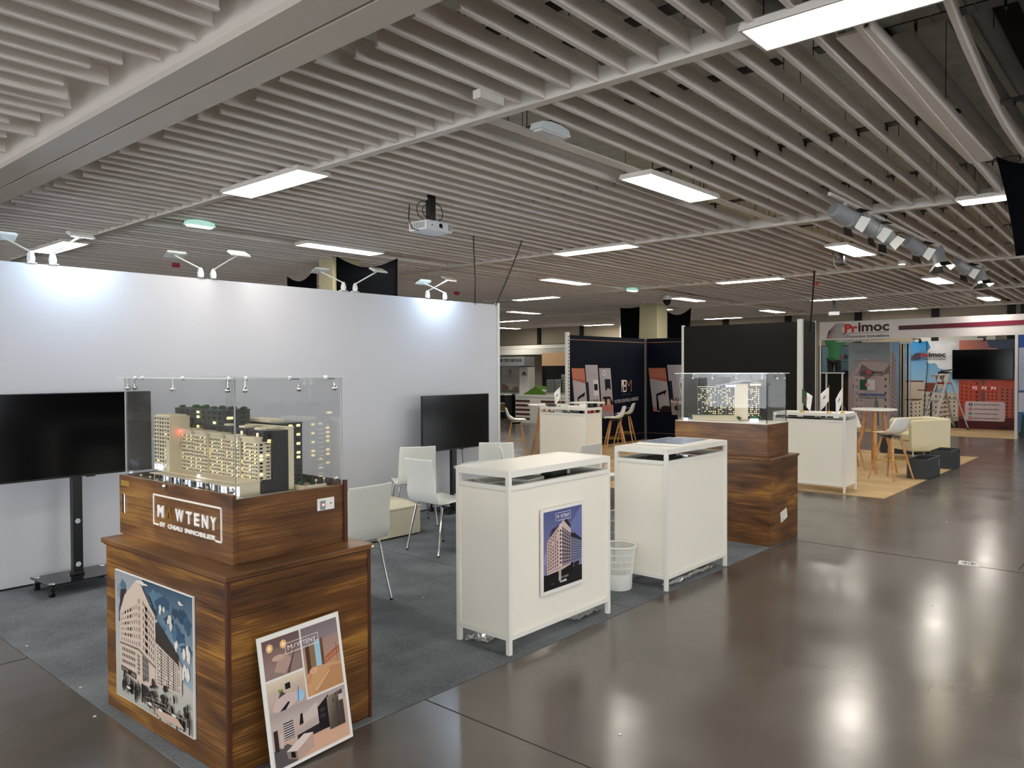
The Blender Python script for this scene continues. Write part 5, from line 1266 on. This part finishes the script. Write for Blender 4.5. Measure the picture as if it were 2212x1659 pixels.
def big_print(c, W, H):
    c.vgrad(0, .9, W*.5, H, '#9fc4dc', '#1f7db8'); c.rect(0, 0, W*.5, .95, '#b9b0a4')
    c.poly([(.55, H), (1.32, H), (1.32, 1.45), (.9, 1.6), (.75, 1.85), (.50, 1.9), (.62, 2.2)], '#d8dade'); c.cloud(.75, 1.95, .3, .25, '#dfe1e4', 9); c.cloud(1.05, 1.75, .3, .2, '#dcdee2', 9); c.cloud(1.0, 2.15, .35, .2, '#e2e3e6', 9)
    c.rect(0, 1.24, .45, 1.28, '#6b3426'); c.rect(0, .78, .48, 1.24, '#bdb2a2'); c.rect(.50, .98, .78, 1.22, '#7a4028'); c.poly([(.65, 1.42), (1.02, 1.5), (1.02, 1.08), (.80, 1.05), (.80, 1.38), (.65, 1.38)], '#c7bcae'); c.rect(.76, 1.1, .80, 1.42, '#7a4028'); c.rect(.64, 1.40, 1.0, 1.425, '#7a4028'); c.rect(.86, 1.33, .96, 1.42, '#2a2422')
    c.rect(.30, 1.0, .75, 1.03, '#7a4028'); c.rect(0, .72, .42, .76, '#7a4028')
    c.facade([(0,0), (.2,0), (.2,.7), (0,.72)], 2, 6, '#c0b5a4', '#1b2a24', .4, .5, bal='#8a8074'); c.facade([(.2,0), (.42,0), (.42,.74), (.2,.70)], 2, 6, '#cbc1b2', '#26221f', .3, .35); c.facade([(.42,0), (.66,0), (.66,.98), (.42,.95)], 2, 7, '#c7bdae', '#6e655b', .5, .3, bal='#8f8578'); c.rect(.62, .1, .66, .95, '#3c2a22')
    c.facade([(.68,.12), (1.3,.28), (1.3,.90), (.68,.95)], 5, 5, '#c5baab', '#2c2622', .3, .35); c.facade([(.85,.2), (1.1,.26), (1.1,.86), (.85,.86)], 1, 5, None, '#7a4028', .9, .22)
    c.poly([(.66,.02), (1.3,.18), (1.3,.26), (.66,.10)], '#b8ad9d'); c.poly([(.9,0), (1.32,0), (1.32,.2), (1.2,.18)], '#1d2018')
    c.rect(W*.5, 0, W, H, '#b04a38'); c.grad([(W*.5, 1.25), (W, 1.35), (W, H), (W*.5, H)], ('#c06a58', '#4a5468', '#3a4660', '#d0806c')); c.poly([(1.95, H), (W, H), (W, 1.5), (2.3, 1.9), (2.05, 2.1)], '#3d4860'); c.cloud(2.1, 2.05, .2, .12, '#c98a78', 7)
    c.facade([(1.33,.3), (1.68,.3), (1.68,1.25), (1.33,1.3)], 3, 9, '#b54a34', '#7a2c22', .5, .5); c.facade([(1.68,.3), (1.82,.3), (1.82,1.3), (1.68,1.3)], 1, 8, '#a8402e', '#5a1c18', .4, .5); c.rect(1.84, .4, 1.93, 1.3, '#6a4a44')
    c.facade([(1.95,.25), (2.25,.25), (2.25,1.15), (1.95,1.15)], 3, 9, '#b8523c', '#5f221a', .45, .5); c.facade([(2.25,.25), (2.62,.3), (2.62,1.1), (2.25,1.15)], 3, 9, '#a65446', '#4f2420', .4, .45); c.facade([(2.62,.3), (2.64+.0,.3), (2.64,1.15), (2.62,1.12)], 1, 1, '#c0563e', '#7a2c22')
    c.rect(1.33, 0, W, .32, '#4d1414'); c.ell(2.35, .06, .12, .04, '#2a0c0e')
    logo(c, .12, 1.84, .88, .22, True, '#2a1418')
    for i, s_ in enumerate(('F2', 'F3', 'F4')):
        x = 1.70+i*.215; c.ell(x, 1.095, .068, .085, '#c23428', 16); c.text(s_, x-.055, 1.05, .11, .085, '#e8dcd8', .04)
    bx0, bx1, by0, by1 = 1.47, 2.39, .215, .735
    pts = []
    for cx, cy, a0 in ((bx1-.06, by0+.06, -90), (bx1-.06, by1-.06, 0), (bx0+.06, by1-.06, 90), (bx0+.06, by0+.06, 180)):
        pts += [(cx+.06*cos(R(a0+i*22.5)), cy+.06*sin(R(a0+i*22.5))) for i in range(5)]
    c.poly(pts, '#c4b2b4')
    for i, (s_, col) in enumerate((('primocpromotion', '#1c3a6e'), ('primocpromotion', '#b06a6c'), ('www.primoc.com', '#3f7a78'), ('primoc promotion', '#b02430'))):
        y = .65-i*.122; c.ell(1.60, y, .045, .045, col, 16); c.text(s_, 1.68, y-.03, .58 if i != 2 else .55, .055, '#5a4c50', .03)
        if i == 0: c.text('f', 1.587, y-.028, .026, .055, '#d8d4da', .05)
        if i == 1: c.ell(1.60, y, .020, .020, '#d0a0a0', 12); c.ell(1.60, y, .012, .012, '#b06a6c', 12)
        if i == 2: c.frame(1.578, y-.016, 1.622, y+.016, .006, '#c4dcd8')
        if i == 3: c.rect(1.575, y-.018, 1.625, y+.018, '#e0c4c6'); c.poly([(1.593, y-.01), (1.593, y+.01), (1.610, y)], '#b02430')
wall_print((23.6, 5.91, .0051), -90, 2.64, 2.37, 'large booth wall print of apartment blocks, blue sky left and red right', big_print, 'print')
t = thing('television', 'black television hung on the apartment print wall', 'television', (23.57, 4.74, 0), -90); B().box(0, 1.40, -.05, -.008, 1.325, 2.12).build('housing', 'black', t, bev=.004); B().box(.01, 1.39, -.052, -.049, 1.34, 2.11).build('screen', 'screen', t)
B().box(.3, 1.1, -.008, .012, 1.5, 1.95).build('bracket', 'black', t)
def grey_print(c, W, H):
    c.vgrad(0, 0, W, H, '#8f8486', '#78828a'); c.poly([(0, 1.35), (.4, 1.9), (W, 1.75), (W, 0), (0, 0)], '#9c8c8c')
    c.poly([(.1, 1.1), (.35, 1.75), (.7, 1.5), (.35, 1.2)], '#6a585a'); c.poly([(.75, 1.35), (1.06, 1.75), (1.06, 1.2)], '#75615f'); c.rect(.15, .9, .3, 1.5, '#85767a')
    c.facade([(.15,.1), (.42,.1), (.42,1.4), (.15,1.45)], 2, 7, '#a89898', '#8a7c7e', .5, .4); c.facade([(.72,.1), (1.04,.1), (1.04,1.5), (.72,1.4)], 2, 7, '#a39494', '#4a4448', .35, .35, gap=(0,)); c.poly([(.62,.1), (.70,.9), (.78,.7), (.80,.1)], '#5f6a68')
    c.text('Soyez votre', .2, 2.03, .5, .10, '#5a5a62', -.01, .3); c.text('bienvenue', .15, 1.80, .62, .09, '#8a5450', -.01, .3)
    logo(c, .30, 1.42, .58, .16, True, '#3a1418')
    c.rect(.30, 1.05, .49, 1.33, '#1c4a38'); c.rect(.49, 1.05, .69, 1.33, '#c2bcbc'); c.ell(.485, 1.19, .055, .065, '#a83a3a', 16); c.ell(.505, 1.19, .045, .052, '#b8a4a4', 14); c.ell(.515, 1.19, .018, .02, '#b03030', 5)
    for x in (.28, .52, .73): c.rect(x, .83, x+.22, .95, '#38588a'); c.facade([(x, .83), (x+.22, .83), (x+.22, .90), (x, .92)], 4, 1, '#6a6468', '#b8b4b8', .4, .5)
wall_print((21.9, 6.93, 0), -90, 1.06, 2.33, 'hanging grey apartment print with company logo and small Algerian flag', grey_print, 'print', 'hanging_banner', 'banner', .02)
def strip_print(c, W, H):
    c.vgrad(0, 0, W, H, '#6a6a70', '#7fa6c6'); c.facade([(0,0), (W*.8,0), (W*.6,1.9), (0,2.2)], 3, 16, '#9a8e90', '#5a5458', .45, .5)
wall_print((21.95, 5.86, 0), -90, .2, 2.33, 'narrow apartment print strip beside the hanging grey banner', strip_print, 'print', 'banner_strip', 'banner', .02)
t = thing('folding_door', 'folded grey and silver door frames between the banner and the big print', 'door frames', (22.2, 5.72, 0), -90)
for i, x in enumerate((0, .06, .12, .19, .25)): B().box(x, x+.022, -.03*(i % 2), .04, 0, 2.28).build('frame_bar', 'alu' if i % 2 == 0 else 'blackpanel', t)
B().box(0, .28, -.05, .06, 2.28, 2.34).build('head_rail', 'alu_white', t)
def blue_print(c, W, H):
    c.vgrad(0, 0, W, H, '#4a6a94', '#1c3f86'); c.facade([(0,1.1), (W,1.2), (W,2.2), (0,2.1)], 6, 6, '#a8b0c4', '#3c4660', .5, .5, bal='#d0d4de'); c.facade([(0,.6), (W,.6), (W,1.1), (0,1.05)], 6, 3, '#b8bccc', '#2c3650', .5, .5); c.rect(0, 0, W, .12, '#24303c'); c.poly([(.03,.05), (.2,.05), (.2,.5), (.08,.55)], '#1c3c34')
wall_print((21.36, 2.925, 0), -90, 1.6, 2.40, 'blue apartment print wall right of the booth post at the frame edge', blue_print, 'print')
# low black partition, person, ladders
t = thing('low_partition', 'low black partition with silver frame below the person in green', 'partition', (20.9, 7.33, 0), -90)
B().box(0, .60, .01, .03, 0, 1.50).build('panel', 'blackpanel', t)
for x in (.14, .55): B().box(x, x+.035, -.02, .02, 0, 1.52).build('post', 'alu_white', t)
B().box(0, .62, -.022, .022, 1.50, 1.53).build('top_rail', 'alu_white', t)
def left_print(c, W, H):
    c.rect(0, 0, W, H, '#15171a'); c.poly([(.1, 1.35), (W, 1.35), (W, 2.3), (.1, 2.25)], '#5a7482'); c.vgrad(.1, 1.5, W, 2.3, '#55707c', '#6a8694'); logo(c, .25, 1.80, .95, .26, True, '#1a1214')
    c.poly([(0, 1.5), (W, 1.62), (W, 1.4), (0, 1.2)], '#14110f'); c.facade([(.6,.5), (W,.5), (W,1.4), (.6,1.3)], 6, 6, '#2c211e', '#4a2c22', .5, .4)
wall_print((24.0-.35, 8.35, 0), -90, 1.5, 2.32, 'dark booth print wall with a blue field and logo behind the person in green', left_print, 'print')
def ladder(x, y, rz, H, label):
    t = thing('stepladder', label, 'stepladder', (x, y, .0055), rz)
    hw = lambda z, a: a*(1-z/H)+.17*(z/H)
    for s_ in (-1, 1):
        B().bar((s_*.26, -.50, 0), (s_*.17, 0, H), .06, .025).build('front_rail', 'alu', t); B().bar((s_*.27, .50, 0), (s_*.15, .03, H-.08), .045, .022).build('rear_rail', 'alu', t)
        B().box(s_*.26-.04, s_*.26+.04, -.54, -.46, -.0, .04).build('foot', 'black', t); B().box(s_*.27-.03, s_*.27+.03, .47, .53, 0, .04).build('foot', 'black', t)
    n = int(H/.25)
    for i in range(1, n): z = i*.25; B().bar((-(.26-.09*z/H), -.5+.5*z/H, z), ((.26-.09*z/H), -.5+.5*z/H, z), .08, .02).build('tread', 'alu', t)
    for z in (.3, .8): B().bar((-(.27-.12*z/H), .5-.47*z/H, z), ((.27-.12*z/H), .5-.47*z/H, z), .03, .02).build('brace', 'alu', t)
    B().box(-.19, .19, -.10, .10, H-.30, H-.26).build('platform', 'red', t, bev=.01); B().box(-.19, .19, -.05, .06, H-.02, H+.03).build('top_cap', 'black', t, bev=.01)
    return t
ladder(23.0, 4.82, -132, 1.50, 'aluminium stepladder with a red platform before the apartment print wall')
o = B().box(-.05, .26, -.06, .06, 0, .035).build('tool_bag', 'black', bev=.01); o.location = (22.98, 4.86, 1.537); o.rotation_euler = (0, R(-8), R(-80)); tag(o, 'black tool bag lying on top of the stepladder', 'bag')
ladder(23.15, 7.74, 5, .945, 'stepladder under the person in green, hidden by the low black partition')
def lamp_arm(x, y, z, label):
    t = thing('booth_lamp', label, 'lamp', (x, y, z), -90); B().tube([(0, 0, 0), (0, -.15, .05), (.0, -.32, .04)], .008, 6).build('arm', 'black', t); B().box(-.10, .10, -.42, -.30, .02, .05).build('head', 'black', t, bev=.01); B().box(-.03, .03, -.02, .04, -.06, .02).build('clamp', 'black', t)
lamp_arm(23.6, 5.55, 2.40, 'small black lamp on top of the apartment print wall, left one'); lamp_arm(23.6, 4.0, 2.40, 'small black lamp on top of the apartment print wall above the television')
tag(B().tube([(23.57, 5.38, 2.38), (23.57, 5.36, 1.6), (23.57, 5.42, .9), (23.57, 5.45, .02)], .008, 6).build('power_cable', 'cable'), 'black cable running down the left part of the apartment print wall', 'cable')
tag(B().box(23.9, 23.999, 3.8, 5.75, 2.2, 2.66).build('bulkhead_panel', 'white'), 'pale panel behind the top of the apartment print wall', 'panel')
t = thing('ring_lamp', 'round pale ceiling lamp ring under the white header board', 'lamp', (21.6, 6.3, 2.42)); B().tube([(.35*cos(2*pi*i/32), .35*sin(2*pi*i/32), 0) for i in range(32)], .02, 8, closed=True).build('ring', 'alu_white', t, smooth=60); B().box(-.35, .35, -.01, .01, -.005, .005).build('crossbar', 'alu_white', t); B().tube([(0, 0, 0), (0, 0, .86)], .006, 6).build('rod', 'black', t)

# ---- person in a green top standing on the hidden ladder, back to the camera, arms raised
def skin(name, verts, edges, rad, mt, parent=None, sub=2):
    me = bpy.data.meshes.new(name); me.from_pydata(verts, edges, []); o = bpy.data.objects.new(name, me); C.objects.link(o)
    if parent: o.parent = parent
    mo = o.modifiers.new('skin', 'SKIN'); mo.use_smooth_shade = True
    for i, r in enumerate(rad):
        sv = me.skin_vertices[0].data[i]; sv.radius = r if isinstance(r, tuple) else (r, r); sv.use_root = (i == 0)
    o.modifiers.new('sub', 'SUBSURF').levels = sub; o.modifiers['sub'].render_levels = sub
    me.materials.append(M[mt]); return o
M['skin'] = mat('skin', '#a87458', .6); M['hoodie'] = mat('green_fleece', '#2f6a45', .9, bump=.2, bscale=60); M['trousers'] = mat('black_trousers', '#0e0f13', .8); M['hair'] = mat('dark_hair', '#15100d', .7)
P = thing('person', 'person in green top and black trousers seen from behind, arm raised under the header board', 'person', (23.12, 7.72, .98), -85)
# local: faces +Y away from the viewer, x to the right
body_v = [(0,0,.90), (0,.01,1.08), (0,.02,1.30), (0,.02,1.46), (0,.03,1.54), (0,.05,1.62), (0,.05,1.72),
          (-.10,0,.86), (-.11,.03,.50), (-.12,-.01,.10), (-.12,.09,.04), (.10,0,.86), (.11,.03,.50), (.12,-.01,.10), (.12,.09,.04),
          (-.19,.03,1.42), (-.27,.10,1.62), (-.20,.28,1.84), (-.19,.33,1.90), (.19,.03,1.42), (.31,.10,1.45), (.40,.30,1.62), (.41,.36,1.66)]
body_e = [(0,1), (1,2), (2,3), (3,4), (4,5), (5,6), (0,7), (7,8), (8,9), (9,10), (0,11), (11,12), (12,13), (13,14), (3,15), (15,16), (16,17), (17,18), (3,19), (19,20), (20,21), (21,22)]
body_r = [(.145,.10), (.13,.095), (.155,.105), (.14,.09), .05, .085, .085, .085, .058, .04, .045, .085, .058, .04, .045, .06, .043, .032, .034, .06, .043, .032, .034]
skin('body', body_v, body_e, body_r, 'skin', P)
tv_ = [(0,0,.78), (0,.01,1.10), (0,.02,1.30), (0,.02,1.45), (0,.03,1.51), (-.19,.03,1.42), (-.27,.10,1.62), (-.205,.27,1.82), (.19,.03,1.42), (.31,.10,1.45), (.395,.29,1.61)]
skin('green_top', tv_, [(0,1), (1,2), (2,3), (3,4), (3,5), (5,6), (6,7), (3,8), (8,9), (9,10)], [(.20,.16), (.18,.14), (.185,.135), (.165,.115), .075, .085, .066, .05, .085, .066, .05], 'hoodie', P)
skin('trousers', [(0,0,1.0), (-.10,0,.84), (-.11,.03,.50), (-.12,-.01,.12), (.10,0,.84), (.11,.03,.50), (.12,-.01,.12)], [(0,1), (1,2), (2,3), (0,4), (4,5), (5,6)], [(.165,.125), .11, .08, .065, .11, .08, .065], 'trousers', P)
skin('hair', [(0,.035,1.66), (0,.025,1.74), (0,.05,1.79)], [(0,1), (1,2)], [.088, .095, .075], 'hair', P)
for s_ in (-1, 1): B().blob((s_*.12, .06, .045), .055, j=0, n=12, k=8).build('shoe', 'black', P, smooth=60).scale = (1, 1.9, .9)
def hand(root, d, parent, s_):
    root = Vector(root); d = Vector(d).normalized(); side = d.cross(Vector((0,0,1))).normalized()
    vs = [root, root+d*.08]; es = [(0,1)]; rr = [(.030,.02), (.036,.018)]
    for k, (off, ln) in enumerate(((-.027,.065), (-.009,.075), (.009,.072), (.027,.058))):
        b_ = root+d*.085+side*off; vs += [b_, b_+d*ln*.55, b_+d*ln+Vector((0,0,-.012))]; n = len(vs); es += [(1, n-3), (n-3, n-2), (n-2, n-1)]; rr += [.0095, .0088, .0075]
    b_ = root+d*.03+side*s_*.032; vs += [b_, b_+d*.03+side*s_*.025, b_+d*.055+side*s_*.03]; n = len(vs); es += [(0, n-3), (n-3, n-2), (n-2, n-1)]; rr += [.012, .010, .008]
    skin('hand', [tuple(v) for v in vs], es, rr, 'skin', parent, 1)
hand((-.19,.33,1.90), (.1,.5,.8), P, 1); hand((.41,.36,1.66), (.1,.8,.5), P, -1)
B().lathe([(.008, 1.66), (.016, 1.67), (.016, 1.70), (.006, 1.71)], 10, 0, -.088, .05).build('ear', 'skin', P, smooth=60); B().lathe([(.008, 1.66), (.016, 1.67), (.016, 1.70), (.006, 1.71)], 10, 0, .088, .05).build('ear', 'skin', P, smooth=60)

# ================================================================== far left booth beyond the white wall
t = thing('booth_header', 'grey booth header with black French lettering beyond the white wall', 'sign board', (20.0, 18.8, 0), -90)
B().box(0, 2.26, 0, .06, 0, 2.07).build('wall', 'grey', t); B().box(0, 2.27, -.5, .0, 1.76, 2.07).build('header', 'grey', t)
c = Canvas(.002); c.text("E LIGET C'EST CHEZ NOUS", 1.02, 1.90, 1.14, .10, '#0c0c0c', .05); c.build('lettering', t, y=-.5)
for x in (.60, .86):
    b = B(); b.bar((x, -.45, 2.07), (x, -.45, 2.13), .02, .02); b.T = Matrix.Identity(4); b.build('lamp_stem', 'black', t); B().blob((x+.05, -.47, 2.15), .055, j=.05).build('lamp_head', 'black', t)
t = thing('roll_up_banner', 'roll-up banner with round emblem and two brown towers', 'banner', (19.7, 17.75, 0), -90)
B().box(0, .80, .03, .05, .86, 1.76).build('sheet', 'grey', t); B().box(0, .80, -.05, .1, .80, .86).build('foot', 'alu', t); B().box(0, .8, .0, .08, 0, .80).build('plinth', 'modelblack', t)
c = Canvas(.002); c.vgrad(.01, .87, .79, 1.75, '#8f8a84', '#a9a49c'); c.ell(.40, 1.56, .075, .085, '#5a5550', 18); c.ell(.40, 1.56, .05, .06, '#a39e96', 16); c.ell(.40, 1.56, .03, .035, '#5a5550', 14); c.text('PROMOTION', .22, 1.40, .36, .04, '#5a524c', .02); c.text('groupe', .28, 1.33, .22, .06, '#6a625c', 0, .3)
c.text('Bâtir une vie', .14, 1.20, .5, .035, '#7a746c', 0); c.poly([(.03,.95), (.03,1.12), (.13,1.15), (.33,1.05), (.33,.93)], '#6e5648'); c.poly([(.50,.93), (.52,1.02), (.66,1.08), (.78,1.06), (.78,.93)], '#77604f'); c.facade([(.04,.95), (.32,.94), (.32,1.04), (.04,1.12)], 6, 4, None, '#3c2f28', .4, .5); c.facade([(.52,.94), (.77,.94), (.77,1.05), (.52,1.02)], 5, 4, None, '#3c2f28', .4, .5); c.vgrad(.01, .87, .79, .96, '#4a4642', '#6a645e')
c.build('print', t, y=.03)
t = thing('leaflet_cabinet', 'white narrow cabinet with a small framed poster beside the roll-up banner', 'cabinet', (19.75, 16.95, 0), -90); B().box(0, .42, 0, .3, 0, 1.72).build('body', 'white', t)
c = Canvas(.002); c.rect(.07, 1.42, .34, 1.70, '#8a8680'); c.rect(.09, 1.44, .33, 1.69, '#d5d1ca'); c.poly([(.12,1.46), (.15,1.55), (.2,1.58), (.3,1.5), (.3,1.46)], '#6a4a42'); c.text('PRIX', .13, 1.63, .15, .025, '#6a645c'); c.build('poster', t)
t = thing('shelf_unit', 'white and brown shelf unit with dark poster at the left of the far booth', 'shelf unit', (19.2, 17.6, 0), -90)
B().box(-.9, .45, 0, .4, .78, .82).build('top', 'white', t); B().box(-.9, .45, .01, .4, .0, .78).build('body', 'modelblack', t); B().box(-.9, .45, -.01, .01, .22, .25).box(-.9, .45, -.01, .01, .50, .53).build('shelf_edge', 'white', t); B().box(-.2, .45, -.008, .012, .26, .50).build('drawer_front', mat('oak_front', '#8a6a44', .5), t)
c = Canvas(.002); c.rect(-.15, .55, .42, .76, '#23211f'); c.text('2022', -.1, .67, .2, .04, '#a8a49e'); c.text('PROJETS', -.1, .60, .3, .03, '#a8a49e'); c.build('label', t, y=.008)
t = thing('wall_shelf_panel', 'warm beige panel above the black wall in the far left booth', 'panel', (20.4, 16.5, 0), -90); B().box(0, 3.6, 0, .05, 1.76, 2.20).build('panel', mat('warm_panel', '#c4a078', .6), t); B().box(0, 3.6, .01, .06, 0, 1.76).build('black_wall', 'modelblack', t)
t = thing('striped_counter', 'white reception counter with brown horizontal stripes', 'counter', (18.0, 15.62, 0), -90)
B().box(0, 2.3, 0, .6, 0, .86).build('body', 'white', t)
for i in range(5):
    for a, b_ in ((.01, .58), (1.02, 2.29)): B().box(a, b_, -.006, .0, .10+i*.135, .165+i*.135).build('stripe', mat('brown_stripe_%d%s' % (i, 'a' if a < .5 else 'b'), '#5a2c20', .5), t)
B().box(.60, 1.0, -.004, .01, .1, .76).build('niche', 'panel_white', t); B().box(0, 2.3, -.02, .6, .80, .87).build('top', 'white', t)
t = thing('architectural_model', 'grey tower block model on a green hill upon the striped counter', 'architectural model', (18.1, 15.4, .871), -90)
b = B(); b.prism([(0, 0), (.9, 0), (.9, .02), (.62, .20), (.50, .26), (.35, .17)], 0, .45); b.build('green_hill', 'grass', t); B().box(.6, 2.0, .02, .45, 0, .05).build('ground', 'modelground', t)
for x0, z1 in ((.86, .46), (1.18, .47), (1.42, .62)):
    o = B().box(x0, x0+.28, .1, .3, .05, z1).build('tower', 'duct', t); b = B()
    for i in range(5):
        for j in range(6): b.box(x0+.02+i*.052, x0+.045+i*.052, .097, .1, .09+j*(z1-.1)/6.2, .12+j*(z1-.1)/6.2)
    b.build('dark_windows', 'dark', o)['kind'] = 'stuff'
B().box(.70, .80, .08, .2, .05, .16).build('white_block', 'paper', t)
